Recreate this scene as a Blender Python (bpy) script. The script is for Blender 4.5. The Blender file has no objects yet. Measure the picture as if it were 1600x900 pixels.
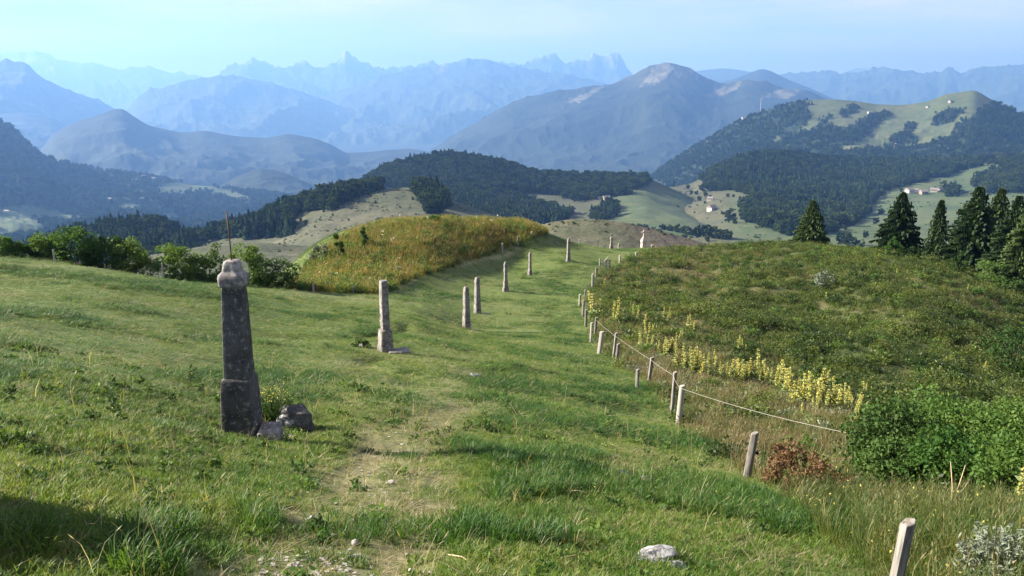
import bpy, bmesh, math, random
import numpy as np
from mathutils import Vector, Matrix
rng = np.random.default_rng(7)
random.seed(7)
sc = bpy.context.scene
col = sc.collection
# ------------------------------------------------------------------ camera, sky, sun, exposure
F = 1305.0
P = math.radians(13.78)
CP, SP = math.cos(P), math.sin(P)
cam_d = bpy.data.cameras.new('camera'); cam = bpy.data.objects.new('camera', cam_d); col.objects.link(cam)
cam_d.sensor_width = 36.0; cam_d.lens = 36.0 * F / 1600.0
cam_d.clip_start = 0.05; cam_d.clip_end = 150000.0
cam.location = (0, 0, 0); cam.rotation_euler = (math.pi / 2 - P, 0, 0)
sc.camera = cam
SUN_EL = math.radians(27.0); SUN_FWD = math.radians(7.0)
sun_dir = Vector((-math.cos(SUN_FWD) * math.cos(SUN_EL), math.sin(SUN_FWD) * math.cos(SUN_EL), math.sin(SUN_EL)))
sd = bpy.data.lights.new('sun', 'SUN'); sun = bpy.data.objects.new('sun', sd); col.objects.link(sun)
sd.energy = 5.0; sd.angle = math.radians(0.55); sd.color = (1.0, 0.955, 0.88)
sun.rotation_euler = sun_dir.to_track_quat('Z', 'Y').to_euler()
w = bpy.data.worlds.new('World'); sc.world = w; w.use_nodes = True
wt = w.node_tree; wn = wt.nodes; wl = wt.links; wn.clear()
wo = wn.new('ShaderNodeOutputWorld'); bg = wn.new('ShaderNodeBackground'); bg.inputs['Strength'].default_value = 0.05
sky = wn.new('ShaderNodeTexSky'); sky.sky_type = 'NISHITA'; sky.sun_disc = False
sky.sun_elevation = SUN_EL; sky.sun_rotation = math.radians(-83.0)
sky.altitude = 5000; sky.air_density = 1.0; sky.dust_density = 0.3; sky.ozone_density = 1.4
# thin cirrus veil
tc = wn.new('ShaderNodeTexCoord'); mp = wn.new('ShaderNodeMapping'); mp.inputs['Scale'].default_value = (1.0, 1.0, 7.0)
nz = wn.new('ShaderNodeTexNoise'); nz.inputs['Scale'].default_value = 3.4; nz.inputs['Detail'].default_value = 7; nz.inputs['Roughness'].default_value = 0.58
cr = wn.new('ShaderNodeValToRGB'); cr.color_ramp.elements[0].position = 0.33; cr.color_ramp.elements[1].position = 0.68
cr.color_ramp.elements[1].color = (0.68, 0.68, 0.68, 1)
mx = wn.new('ShaderNodeMix'); mx.data_type = 'RGBA'; mx.inputs[7].default_value = (6.9, 6.3, 6.4, 1)
wl.new(tc.outputs['Generated'], mp.inputs['Vector']); wl.new(mp.outputs['Vector'], nz.inputs['Vector'])
wl.new(nz.outputs['Fac'], cr.inputs['Fac']); wl.new(cr.outputs['Color'], mx.inputs[0])
wl.new(sky.outputs['Color'], mx.inputs[6]); wl.new(mx.outputs[2], bg.inputs['Color']); wl.new(bg.outputs['Background'], wo.inputs['Surface'])
vs = sc.view_settings; vs.view_transform = 'Standard'; vs.look = 'None'; vs.gamma = 1.0; vs.use_curve_mapping = False
vs.exposure = 1.96
sc.render.engine = 'CYCLES'
cy = sc.cycles
cy.use_denoising = True
try: cy.denoiser = 'OPENIMAGEDENOISE'
except Exception: pass
cy.max_bounces = 4; cy.diffuse_bounces = 2; cy.glossy_bounces = 2; cy.transmission_bounces = 3; cy.volume_bounces = 1
cy.transparent_max_bounces = 6; cy.caustics_reflective = False; cy.caustics_refractive = False

# ------------------------------------------------------------------ maths helpers
def at(u, v, R):
    """the point R metres away (over ground) from the photographer that is seen at u, v"""
    x = (u - 800.0) / F; y = (450.0 - v) / F
    d = np.array([x, CP + y * SP, -SP + y * CP]); return d * (R / math.hypot(d[0], d[1]))
def rr(R): return R if R < 36 else 36 + (R - 36) * 0.72      # measured ranges, corrected
def proj(x, y, z):
    dep = y * CP - z * SP; dep = np.where(dep < 1e-3, 1e-3, dep)
    return 800 + F * x / dep, 450 - F * (y * SP + z * CP) / dep
def smooth(a, b, t):
    t = np.clip((t - a) / (b - a), 0, 1); return t * t * (3 - 2 * t)
def _hash(ix, iy, s):
    h = (ix.astype(np.int64) * 374761393 + iy.astype(np.int64) * 668265263 + s * 1274126177) & 0x7fffffff
    h = ((h ^ (h >> 13)) * 1274126177) & 0x7fffffff
    h = h ^ (h >> 16)
    return (h & 0xffff) / 65535.0
def vnoise(x, y, s=0):
    x = np.asarray(x, float); y = np.asarray(y, float)
    ix = np.floor(x); iy = np.floor(y); fx = x - ix; fy = y - iy
    fx = fx * fx * fx * (fx * (fx * 6 - 15) + 10); fy = fy * fy * fy * (fy * (fy * 6 - 15) + 10)
    a = _hash(ix, iy, s); b = _hash(ix + 1, iy, s); c = _hash(ix, iy + 1, s); d = _hash(ix + 1, iy + 1, s)
    return (a * (1 - fx) + b * fx) * (1 - fy) + (c * (1 - fx) + d * fx) * fy
def fbm(x, y, octv=4, s=0, g=0.5):
    x = np.asarray(x, float); y = np.asarray(y, float); r = 0; a = 1.0; t = 0
    for o in range(octv):
        r = r + a * (vnoise(x, y, s + o * 17) - 0.5) * 2; t += a; a *= g
        x, y = x * 1.62 + y * 1.18 + 5.3, y * 1.62 - x * 1.18 + 9.1
    return r / t
def ridged(x, y, octv=5, s=0, g=0.55):
    x = np.asarray(x, float); y = np.asarray(y, float); r = 0; a = 1.0; t = 0
    for o in range(octv):
        n = 1 - np.abs(vnoise(x, y, s + o * 13) - 0.5) * 2; r = r + a * n * n; t += a; a *= g
        x, y = x * 1.62 + y * 1.18 + 3.3, y * 1.62 - x * 1.18 + 1.7
    return r / t
def in_poly(u, v, poly):
    u = np.asarray(u); v = np.asarray(v); ins = np.zeros(u.shape, bool); n = len(poly)
    for i in range(n):
        x1, y1 = poly[i]; x2, y2 = poly[(i + 1) % n]
        if y1 == y2: continue
        c = ((y1 > v) != (y2 > v)) & (u < (x2 - x1) * (v - y1) / (y2 - y1) + x1); ins ^= c
    return ins
def seg_dist(x, y, pts):
    """distance to a polyline and the signed side (right of travel positive)"""
    best = np.full(np.shape(x), 1e9); side = np.zeros(np.shape(x))
    for (x1, y1), (x2, y2) in zip(pts[:-1], pts[1:]):
        dx, dy = x2 - x1, y2 - y1; L = dx * dx + dy * dy
        t = np.clip(((x - x1) * dx + (y - y1) * dy) / L, 0, 1)
        d = np.hypot(x - x1 - t * dx, y - y1 - t * dy); s = -((x - x1) * dy * -1 + (y - y1) * dx)
        m = d < best; best = np.where(m, d, best); side = np.where(m, np.sign(s), side)
    return best, side

# ------------------------------------------------------------------ mesh helpers
def mesh_np(name, verts, faces, mats=(), smooth_shade=False, midx=None):
    """faces: an (n,3) or (n,4) int array or a list of such arrays"""
    me = bpy.data.meshes.new(name); verts = np.asarray(verts, np.float32)
    if not isinstance(faces, (list, tuple)): faces = [faces]
    faces = [np.asarray(f, np.int32) for f in faces if len(f)]
    me.vertices.add(len(verts)); me.vertices.foreach_set('co', verts.ravel())
    nl = sum(f.size for f in faces); nf = sum(len(f) for f in faces)
    me.loops.add(nl); me.polygons.add(nf)
    me.loops.foreach_set('vertex_index', np.concatenate([f.ravel() for f in faces]))
    tot = np.concatenate([np.full(len(f), f.shape[1], np.int32) for f in faces])
    st = np.concatenate([[0], np.cumsum(tot)[:-1]]).astype(np.int32)
    me.polygons.foreach_set('loop_start', st)
    if midx is not None: me.polygons.foreach_set('material_index', np.asarray(midx, np.int32))
    me.polygons.foreach_set('use_smooth', np.full(nf, smooth_shade))
    me.update(calc_edges=True); me.validate()
    for m in mats: me.materials.append(m)
    return me
def attr(me, name, rgb):
    a = me.color_attributes.new(name, 'FLOAT_COLOR', 'POINT')
    c = np.ones((len(me.vertices), 4), np.float32); c[:, :rgb.shape[1]] = rgb; a.data.foreach_set('color', c.ravel())
def link(name, data, parent=None, loc=None, rot=None, scale=None):
    o = bpy.data.objects.new(name, data); col.objects.link(o)
    if parent is not None: o.parent = parent
    if loc is not None: o.location = loc
    if rot is not None: o.rotation_euler = rot
    if scale is not None: o.scale = scale if hasattr(scale, '__len__') else (scale,) * 3
    return o
def tag(o, label=None, cat=None, group=None, kind=None):
    if label: o['label'] = label
    if cat: o['category'] = cat
    if group: o['group'] = group
    if kind: o['kind'] = kind
    return o
def grid_faces(nu, nv):
    i = np.arange(nu - 1)[:, None] * nv + np.arange(nv - 1)[None, :]; i = i.ravel()
    return np.stack([i, i + nv, i + nv + 1, i + 1], 1)

# ------------------------------------------------------------------ material helpers
class NT:
    def __init__(s, name, rough=0.9):
        s.m = bpy.data.materials.new(name); s.m.use_nodes = True; s.t = s.m.node_tree; s.n = s.t.nodes; s.l = s.t.links
        s.b = s.n['Principled BSDF']; s.b.inputs['Roughness'].default_value = rough; s.b.inputs['Specular IOR Level'].default_value = 0.2
        s.out = s.n['Material Output']
    def new(s, k, **kw):
        n = s.n.new(k)
        for a, b in kw.items(): setattr(n, a, b)
        return n
    def link(s, a, b): s.l.new(a, b)
    def noise(s, scale, detail=4, rough=0.55, dist=0.0, coord='pos', vscale=None):
        n = s.new('ShaderNodeTexNoise'); n.inputs['Scale'].default_value = scale; n.inputs['Detail'].default_value = detail
        n.inputs['Roughness'].default_value = rough; n.inputs['Distortion'].default_value = dist
        if coord == 'pos': src = s.new('ShaderNodeNewGeometry').outputs['Position']
        else: src = s.new('ShaderNodeTexCoord').outputs['Object']
        if vscale:
            mp = s.new('ShaderNodeMapping'); mp.inputs['Scale'].default_value = vscale; s.link(src, mp.inputs['Vector']); src = mp.outputs['Vector']
        s.link(src, n.inputs['Vector']); return n.outputs['Fac']
    def ramp(s, fac, stops):
        r = s.new('ShaderNodeValToRGB'); e = r.color_ramp.elements
        while len(e) < len(stops): e.new(0.5)
        for k, (p, c) in enumerate(stops):
            e[k].position = p; e[k].color = (c, c, c, 1) if not hasattr(c, '__len__') else (*c, 1)
        s.link(fac, r.inputs['Fac']); return r.outputs['Color']
    def mix(s, fac, a, b, mode='MIX'):
        m = s.new('ShaderNodeMix', data_type='RGBA', blend_type=mode)
        for sock, val in ((m.inputs[0], fac), (m.inputs[6], a), (m.inputs[7], b)):
            if hasattr(val, 'is_output'): s.link(val, sock)
            elif hasattr(val, '__len__'): sock.default_value = (*val, 1)
            else: sock.default_value = val
        return m.outputs[2]
    def math(s, op, a, b=0.0):
        m = s.new('ShaderNodeMath', operation=op)
        for sock, val in ((m.inputs[0], a), (m.inputs[1], b)):
            if hasattr(val, 'is_output'): s.link(val, sock)
            else: sock.default_value = val
        return m.outputs[0]
    def attr(s, name):
        a = s.new('ShaderNodeAttribute'); a.attribute_name = name
        sp = s.new('ShaderNodeSeparateColor'); s.link(a.outputs['Color'], sp.inputs[0]); return sp.outputs
    def rand(s): return s.new('ShaderNodeObjectInfo').outputs['Random']
    def color(s, c):
        if hasattr(c, 'is_output'): s.link(c, s.b.inputs['Base Color'])
        else: s.b.inputs['Base Color'].default_value = (*c, 1)
        return s
    def bump(s, h, strength=0.4, dist=0.02):
        b = s.new('ShaderNodeBump'); b.inputs['Strength'].default_value = strength; b.inputs['Distance'].default_value = dist
        s.link(h, b.inputs['Height']); s.link(b.outputs['Normal'], s.b.inputs['Normal']); return s
    def leaf(s, c, trans=0.35, tint=(1.15, 1.1, 0.6), rough=0.55, spec=0.25):
        """thin leaf: principled front plus light coming through"""
        s.color(c); s.b.inputs['Roughness'].default_value = rough; s.b.inputs['Specular IOR Level'].default_value = spec
        t = s.new('ShaderNodeBsdfTranslucent'); k = s.mix(1.0, c, tint, 'MULTIPLY'); s.link(k, t.inputs['Color'])
        m = s.new('ShaderNodeMixShader'); m.inputs[0].default_value = trans
        s.link(s.b.outputs[0], m.inputs[1]); s.link(t.outputs[0], m.inputs[2]); s.link(m.outputs[0], s.out.inputs['Surface']); return s
# ------------------------------------------------------------------ the near hillside (a height field measured along the sight lines)
CTRL = [  # u, v, range in metres
 # pillar ridge
 (380,682,11.5),(603,550,25),(729,512,45),(746,488,54.5),(790,455,68),(828,428,84),(888,409,93),(955,392,125),(1005,391,134),
 (800,560,27),(800,640,16.5),(800,740,9.5),(800,850,6.0),(560,850,5.7),(560,740,9.2),(560,620,16),
 # left meadow up to its crest
 (0,640,10.8),(0,520,20),(0,440,37),(0,403,52),(120,413,51),(250,438,49),(350,447,49),(450,455,51),(540,460,54),(590,459,57),
 (250,520,24),(250,600,15),(250,700,9.3),(0,760,7.0),(450,500,33),(650,480,44),(250,850,5.6),
 # the grassy mound
 (650,433,70),(720,411,85),(780,394,98),(850,366,110),(850,387,104),(812,393,100),(650,398,79),(650,362,91),(700,344,103),(620,350,97),(560,365,89),(500,400,78),(470,440,69),
 (760,346,105),(820,352,108),(720,372,95),(600,400,77),(540,420,70),(790,366,104),
 (900,383,115),(880,398,98),(930,385,128),
 # fence line
 (1390,960,6.0),(1168,752,11.4),(1058,660,19.3),(938,551,32.5),(916,509,48.9),(906,478,60.6),(926,443,75.9),(945,419,90.9),(993,402,101.7),(1045,393,132),
 # right hillside
 (1100,391,122),(1165,390,120),(1250,385,116),(1330,390,114),(1400,402,112),(1500,425,108),(1600,455,106),(1300,420,94),(1100,430,88),(1100,480,63),
 (1300,500,63),(1300,600,34),(1450,500,62),(1500,560,53),(1590,540,69),(1500,650,27),(1590,650,34),(1200,640,24),(1350,680,18.5),(1450,760,12.5),(1590,760,13),(1590,880,7.6),(1700,600,52),
]
def _sl(u, v, R):
    R = rr(R); p = at(u, v, R); return math.atan2(p[0], p[1]), math.log(R), (-p[2] - 1.6) / R
_c = [_sl(*c) for c in CTRL]
for a, s3 in ((-0.75, .22), (-0.4, .26), (0, .30), (0.4, .34), (0.75, .37)):
    _c += [(a, math.log(1.5), s3), (a, math.log(3.0), s3 + .01)]
for a in (-0.75, -0.55, -0.42, -0.33): _c += [(a, math.log(rr(75)), .215), (a, math.log(rr(110)), .26)]
for a in (-0.24, -0.14, -0.05): _c += [(a, math.log(rr(128)), .185), (a, math.log(rr(150)), .24)]
for a in (0.03, 0.12): _c += [(a, math.log(rr(160)), .225)]
for a in (0.22, 0.33, 0.45, 0.55, 0.65): _c += [(a, math.log(rr(160)), .22)]
for a in np.linspace(-0.75, 0.75, 9): _c += [(a, math.log(rr(215)), .33), (a, math.log(330), .36)]
_c += [(0.75, math.log(20), .33), (0.75, math.log(60), .25), (-0.75, math.log(20), .165), (-0.75, math.log(50), .13)]
_c = np.array(_c); KA = 3.2
_q = np.stack([_c[:, 0] * KA, _c[:, 1]], 1)
def _phi(r2): return 0.5 * r2 * np.log(r2 + 1e-12)
_n = len(_q); _A = np.zeros((_n + 3, _n + 3)); _d2 = ((_q[:, None] - _q[None]) ** 2).sum(-1)
_A[:_n, :_n] = _phi(_d2) + np.eye(_n) * 0.004; _A[:_n, _n] = 1; _A[:_n, _n + 1:] = _q; _A[_n, :_n] = 1; _A[_n + 1:, :_n] = _q.T
_wt = np.linalg.solve(_A, np.concatenate([_c[:, 2], np.zeros(3)]))
def base_z(x, y):
    x = np.asarray(x, float); y = np.asarray(y, float); sh = x.shape; x = x.ravel(); y = y.ravel()
    R = np.maximum(np.hypot(x, y), 0.6); a0 = np.arctan2(x, y); a = np.clip(a0, -0.78, 0.78); b = np.log(R)
    s = np.empty(len(x))
    for i in range(0, len(x), 20000):
        q = np.stack([a[i:i + 20000] * KA, b[i:i + 20000]], 1); d2 = ((q[:, None] - _q[None]) ** 2).sum(-1)
        s[i:i + 20000] = _phi(d2) @ _wt[:_n] + _wt[_n] + q @ _wt[_n + 1:]
    k = smooth(0.8, 2.2, np.abs(a0)); s = s * (1 - k) + 0.17 * k
    k = smooth(250, 330, R); s = s * (1 - k) + 0.36 * k
    return (-1.6 - s * R).reshape(sh)
def xy(u, v, R): p = at(u, v, rr(R)); return (p[0], p[1])
FENCE = [xy(*c) for c in ((1480,1150,3.6),(1390,960,6.0),(1168,752,11.4),(1058,660,19.3),(1000,600,26),(938,551,32.5),(916,509,48.9),(906,478,60.6),(926,443,75.9),(945,419,90.9),(993,402,101.7),(1045,393,132))]
PATH = [xy(*c) for c in ((430,960,4.0),(520,880,5.2),(560,820,6.5),(590,770,8.0),(612,725,9.8),(640,680,12.5),(690,635,16.5),(740,590,22))]
TRACK = [xy(*c) for c in ((560,461,56),(600,457,58),(650,435,69.5),(700,417,80),(760,399,91),(810,381,100))]
MOUND = [(440,466),(462,440),(490,400),(560,360),(640,338),(760,335),(870,350),(853,367),(780,394),(720,414),(650,437),(598,460),(540,463)]
def zones(x, y, z=None):
    """weights 0..1: path, track, mound, rough side of the fence, dry strip, tall grass"""
    if z is None: z = base_z(x, y)
    R = np.hypot(x, y); u, v = proj(x, y, z)
    wob = fbm(x * 0.9, y * 0.9, 3, 5) * 0.25
    dp, _ = seg_dist(x, y, PATH); path = (1 - smooth(0.3, 1.0, dp + wob)) * (1 - 0.6 * smooth(10, 18, R)) * (.55 + .45 * smooth(.4, .62, vnoise(x * 1.6, y * 1.1, 91)))
    dt, _ = seg_dist(x, y, TRACK); track = (1 - smooth(0.1, 0.5, dt + wob)) * smooth(49, 52, R)
    mound = (in_poly(u, v, MOUND) & (R > 49.5) & (R < 112)).astype(float)
    df, sd_ = seg_dist(x, y, FENCE); ds = df * sd_ + fbm(x * 0.35, y * 0.35, 3, 9) * 0.8 * smooth(8, 30, R)
    rough = smooth(-0.1, 0.5, ds) * (1 - mound)
    dry = rough * (1 - smooth(3.0, 8.0, ds - 0.04 * R + fbm(x * .3, y * .3, 3, 95) * 2.5)) * smooth(9, 14, R) * (1 - smooth(32, 60, R))
    tall = rough * (1 - smooth(10, 15, R))
    return dict(path=path, track=track, mound=mound, rough=rough, dry=dry, tall=tall, R=R, u=u, v=v, ds=ds)
def relief(x, y, zn):
    R = zn['R']
    k = 1 - smooth(85, 135, R)
    h = fbm(x / 7.0, y / 7.0, 2, 31) * 0.16 * smooth(6, 20, R) + fbm(x / 1.7, y / 1.7, 3, 33) * 0.07 + fbm(x / 0.45, y / 0.45, 2, 35) * 0.02 * (1 - smooth(12, 25, R))
    # little cattle terraces on the left meadow
    ter = np.abs(vnoise(x / 9.0 + 3, y / 3.2, 41) - 0.5); h = h - 0.16 * np.exp(-(ter / 0.03) ** 2) * smooth(14, 20, R) * (1 - smooth(50, 62, R)) * (1 - zn['rough']) * smooth(0.45, 0.6, vnoise(x / 6 + 7, y / 6, 43))
    h = h - 0.07 * zn['path']
    hl = (ridged(x / 3.0, y / 3.0, 3, 51) - 0.5) * 0.55 + fbm(x / 9, y / 9, 2, 55) * 0.5
    h = h + hl * zn['rough'] * (1 - zn['dry']) * smooth(14, 30, R)
    h = h + zn['mound'] * fbm(x / 3, y / 3, 3, 57) * 0.15
    return h * k
def ground(x, y, detail=True):
    x = np.asarray(x, float); y = np.asarray(y, float); z = base_z(x, y)
    return z + relief(x, y, zones(x, y, z)) if detail else z
def gz(x, y): return float(ground(np.array([x]), np.array([y]))[0])
def gp(u, v, R):
    """ground point near the pixel u, v with range R"""
    p = at(u, v, rr(R)); return Vector((p[0], p[1], gz(p[0], p[1])))

def build_hillside():
    na, nr = 560, 520
    a = np.concatenate([np.linspace(-math.pi, -0.72, 60, endpoint=False), np.linspace(-0.72, 0.72, na - 120), np.linspace(0.72, math.pi, 61)[1:]])
    na = len(a); r = np.exp(np.linspace(math.log(0.5), math.log(330), nr))
    A, Rr = np.meshgrid(a, r, indexing='ij'); x = (Rr * np.sin(A)).ravel(); y = (Rr * np.cos(A)).ravel()
    z0 = base_z(x, y); zn = zones(x, y, z0); z = z0 + relief(x, y, zn)
    v = np.stack([x, y, z], 1); n0 = len(v); v = np.vstack([v, [[0, 0, -1.6]]])
    f = grid_faces(na, nr); cap = np.stack([np.full(na - 1, n0), np.arange(na - 1) * nr + nr, np.arange(na - 1) * nr], 1)
    me = mesh_np('hillside', v, [f[:, ::-1], cap[:, ::-1]], [M['ground']], True)
    me.flip_normals() if me.polygons[100].normal.z < 0 else None
    pad = lambda q: np.append(q, 0)
    attr(me, 'zone_a', np.stack([pad(zn['path']), pad(np.maximum(zn['mound'], 0)), pad(zn['rough'])], 1))
    attr(me, 'zone_b', np.stack([pad(zn['dry']), pad(zn['tall']), pad(zn['track'])], 1))
    return tag(link('hillside_ground', me), kind='structure')

# ------------------------------------------------------------------ far hills and mountains, each a height field of its own
HILLS = {}
FLOOR = -930.0
def hill(name, top, Rt, foot, Rf, mat, nu=260, nr=70, amp=0.0, freq=0.01, back=0.35, jag=0.0, seed=0, shape=1.0, ridge=True, masks=None, build=True, crest=0.0, cfreq=0.001):
    """top / foot: (u, v) outlines; Rt / Rf: ranges (a number or [(u, R), ...])"""
    def ip(a, tab):
        if not hasattr(tab, '__len__'): return np.full(np.shape(a), float(tab))
        return np.interp(a, [q[0] for q in tab], [q[1] for q in tab])
    def azt(tab, Rr):
        o = []
        for (u, v) in tab:
            p = at(u, v, 1.0); o.append((math.atan2(p[0], p[1]), -p[2]))
        return o
    us = np.arange(top[0][0], top[-1][0] + 1.0); vv = np.interp(us, [q[0] for q in top], [q[1] for q in top]); sg = 2.0 if crest > 200 else 5.0
    kk = np.exp(-.5 * (np.arange(-15, 16) / sg) ** 2); vv = np.convolve(np.pad(vv, 15, mode='edge'), kk / kk.sum(), 'valid'); top = list(zip(us, vv))
    T = azt(top, Rt); Fo = azt(foot, Rf)
    azu = lambda u: math.atan2((u - 800) / F, CP)
    RT = [(azu(u), r) for u, r in Rt] if hasattr(Rt, '__len__') else Rt
    RF = [(azu(u), r) for u, r in Rf] if hasattr(Rf, '__len__') else Rf
    a0, a1 = T[0][0], T[-1][0]
    def height(a, r):
        rt = ip(a, RT); rf = ip(a, RF); tt = ip(a, T); tf = ip(a, Fo)
        t = (r - rf) / (rt - rf); tc_ = np.clip(t, 0, 1)
        e = tf + (tt - tf) * tc_ ** shape
        z = -r * e
        zt = -rt * tt; zf = -rf * tf
        z = np.where(t > 1, zt - (r - rt) * back - (r - rt) ** 2 / (rt * 0.9) * back, z)
        z = np.where(t < 0, zf - (rf - r) * 0.45, z)
        if amp:
            x = r * np.sin(a); y = r * np.cos(a)
            fr = ridged if ridge else (lambda *q: 0.5 + 0.5 * fbm(*q))
            n = fr(x * freq, y * freq, 6, seed) - 0.55
            if ridge: n = .75 * n + .25 * fbm(x * freq * 2, y * freq * 2, 5, seed + 3)
            w_ = amp * (jag + (1 - jag) * np.minimum(1, np.abs(1 - t) * 2.5))
            z = z + n * w_
        if crest:
            x = r * np.sin(a); y = r * np.cos(a); z = z + crest * (ridged(x * cfreq, y * cfreq, 5, seed + 7, .62) - .5) * np.exp(-((1 - t) / .22) ** 2)
        return np.maximum(z, FLOOR)
    h = dict(height=height, a0=a0, a1=a1, RT=lambda a: ip(a, RT), RF=lambda a: ip(a, RF), name=name)
    if build:
        a = np.linspace(a0, a1, nu)
        tl = np.concatenate([[-0.5, -0.2], np.linspace(0, 1, nr - 14), 1 + np.array([0.02, 0.05, .1, .18, .3, .45, .65, .9, 1.2, 1.6, 2.1, 2.8])])
        A, Tt = np.meshgrid(a, tl, indexing='ij'); rt = h['RT'](A); rf = h['RF'](A); Rr = rf + (rt - rf) * Tt
        z = height(A, Rr); x = Rr * np.sin(A); y = Rr * np.cos(A)
        v = np.stack([x.ravel(), y.ravel(), z.ravel()], 1); f = grid_faces(nu, len(tl))
        me = mesh_np(name, v, f[:, ::-1], [mat], True)
        if me.polygons[len(me.polygons) // 2].normal.z < 0: me.flip_normals()
        if masks:
            u_, v_ = proj(x.ravel(), y.ravel(), z.ravel())
            attr(me, 'zone_a', np.stack([np.clip(k(u_, v_, x.ravel(), y.ravel()), 0, 1) for k in masks], 1))
        h['obj'] = tag(link(name, me), kind='structure')
    HILLS[len(HILLS)] = h
    return h

def build_far():
    m = M
    wood = lambda polys: (lambda u, v, x, y: np.max([in_poly(u + fbm(x * .02, y * .02, 3, 3) * 5, v + fbm(x * .02, y * .02, 3, 4) * 2, p) for p in polys], 0).astype(float))
    zero = lambda u, v, x, y: np.zeros(len(u)); one = lambda u, v, x, y: np.ones(len(u))
    H = {}
    H['dome'] = hill('pasture_knoll', [(700,400),(760,375),(820,358),(860,347),(890,342),(930,342),(980,348),(1030,360),(1080,374),(1120,386),(1180,405),(1260,430)], 300,
        [(700,470),(1260,470)], 190, m['pasture_tan'], amp=5, freq=.03, jag=.12, seed=3, ridge=False, masks=[zero, lambda u, v, x, y: smooth(940, 1040, u + fbm(x*.03,y*.03,3,8)*60), zero])
    H['low'] = hill('pasture_slope', [(120,425),(200,402),(260,393),(330,382),(400,378),(440,380),(480,384),(520,390),(600,402),(700,425)], 340,
        [(120,460),(700,470)], 190, m['pasture_tan'], amp=9, freq=.02, jag=.15, seed=11, ridge=False, masks=[zero, zero, zero])
    H['past'] = hill('pasture_hill', [(230,405),(280,378),(340,364),(400,347),(450,325),(500,308),(540,300),(580,296),(620,293),(650,293),(680,300),(720,318),(800,345),(900,375)], [(230,760),(450,820),(640,800),(900,700)],
        [(230,425),(450,405),(650,400),(900,400)], 420, m['pasture_tan'], amp=22, freq=.010, jag=.12, seed=21, ridge=False,
        masks=[wood(WOODS['past']), zero, zero])
    H['knoll'] = hill('wooded_knoll', [(-10,412),(20,399),(60,386),(110,371),(150,361),(190,353),(240,351),(280,362),(320,384),(350,396),(400,412)], 880, [(-10,430),(400,425)], 560, m['forest_floor'], amp=6, freq=.01, seed=31, ridge=False, masks=[one, zero, zero])
    H['wood'] = hill('wooded_hill', [(500,312),(540,302),(570,283),(600,263),(640,252),(700,244),(740,248),(780,256),(830,271),(860,275),(900,276),(960,277),(990,275),(1010,277),(1040,290),(1070,303),(1110,325),(1150,350)], 1600,
        [(500,365),(1150,370)], 950, m['pasture_tan'], amp=24, freq=.005, jag=.1, seed=41, ridge=False, masks=[wood(WOODS['wood']), zero, lambda u, v, x, y: smooth(930, 980, u)*smooth(290,300,v)])
    H['right'] = hill('valley_side', [(900,330),(960,310),(1000,301),(1040,294),(1080,287),(1110,270),(1140,255),(1160,247),(1200,241),(1250,243),(1300,250),(1350,252),(1420,252),(1500,252),(1600,246),(1700,240)], [(900,1500),(1100,1900),(1300,2300),(1700,2300)],
        [(900,400),(1300,415),(1700,430)], [(900,640),(1300,560),(1700,520)], m['pasture_tan'], nu=360, nr=110, amp=26, freq=.005, jag=.1, seed=51, ridge=False,
        masks=[wood(WOODS['right']), zero, lambda u, v, x, y: smooth(1110, 1180, u + fbm(x*.01,y*.01,3,8)*40)])
    H['alp'] = hill('alpine_pasture_hill', [(960,310),(1000,288),(1040,259),(1080,232),(1120,209),(1150,191),(1190,175),(1240,160),(1262,156),(1300,155),(1340,158),(1370,163),(1400,164),(1420,163),(1450,158),(1480,146),(1505,143),(1524,140),(1540,150),(1560,161),(1580,170),(1600,180),(1650,200),(1750,240)], 3600,
        [(960,330),(1750,285)], 2500, m['pasture_tan'], nu=420, nr=110, amp=95, freq=.0022, jag=.04, seed=61, masks=[lambda u, v, x, y: 1 - wood(WOODS['alp_open'])(u, v, x, y) * (1 - wood(WOODS['alp_patch'])(u, v, x, y)), zero, lambda u, v, x, y: np.full(len(u), .55)])
    H['lefts'] = hill('wooded_valley_slope', [(-140,120),(-50,170),(0,190),(20,200),(60,240),(90,252),(130,260),(180,268),(220,273),(260,281),(300,289),(350,293),(420,301),(500,312),(580,325)], 4000,
        [(-140,420),(580,400)], 1500, m['pasture_tan'], nu=320, nr=110, amp=110, freq=.0022, jag=.05, seed=71, masks=[lambda u, v, x, y: 1 - wood(WOODS['left_open'])(u, v, x, y), zero, one])
    H['knob'] = hill('wooded_knob', [(310,305),(340,292),(370,276),(405,262),(440,268),(480,285),(520,305)], 4600, [(310,315),(520,315)], 4100, m['far_forest'], amp=40, freq=.004, jag=.1, seed=75)
    H['left2'] = hill('blue_mountain', [(40,260),(60,238),(80,212),(110,194),(150,181),(178,170),(192,169),(205,179),(230,195),(280,206),(320,204),(345,208),(370,213),(420,215),(450,209),(490,215),(520,226),(540,239),(580,237),(640,232),(665,235),(720,255)], 7200,
        [(40,310),(720,310)], 4800, m['far_forest'], nu=360, nr=80, amp=200, freq=.0013, jag=.08, seed=81)
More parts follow.
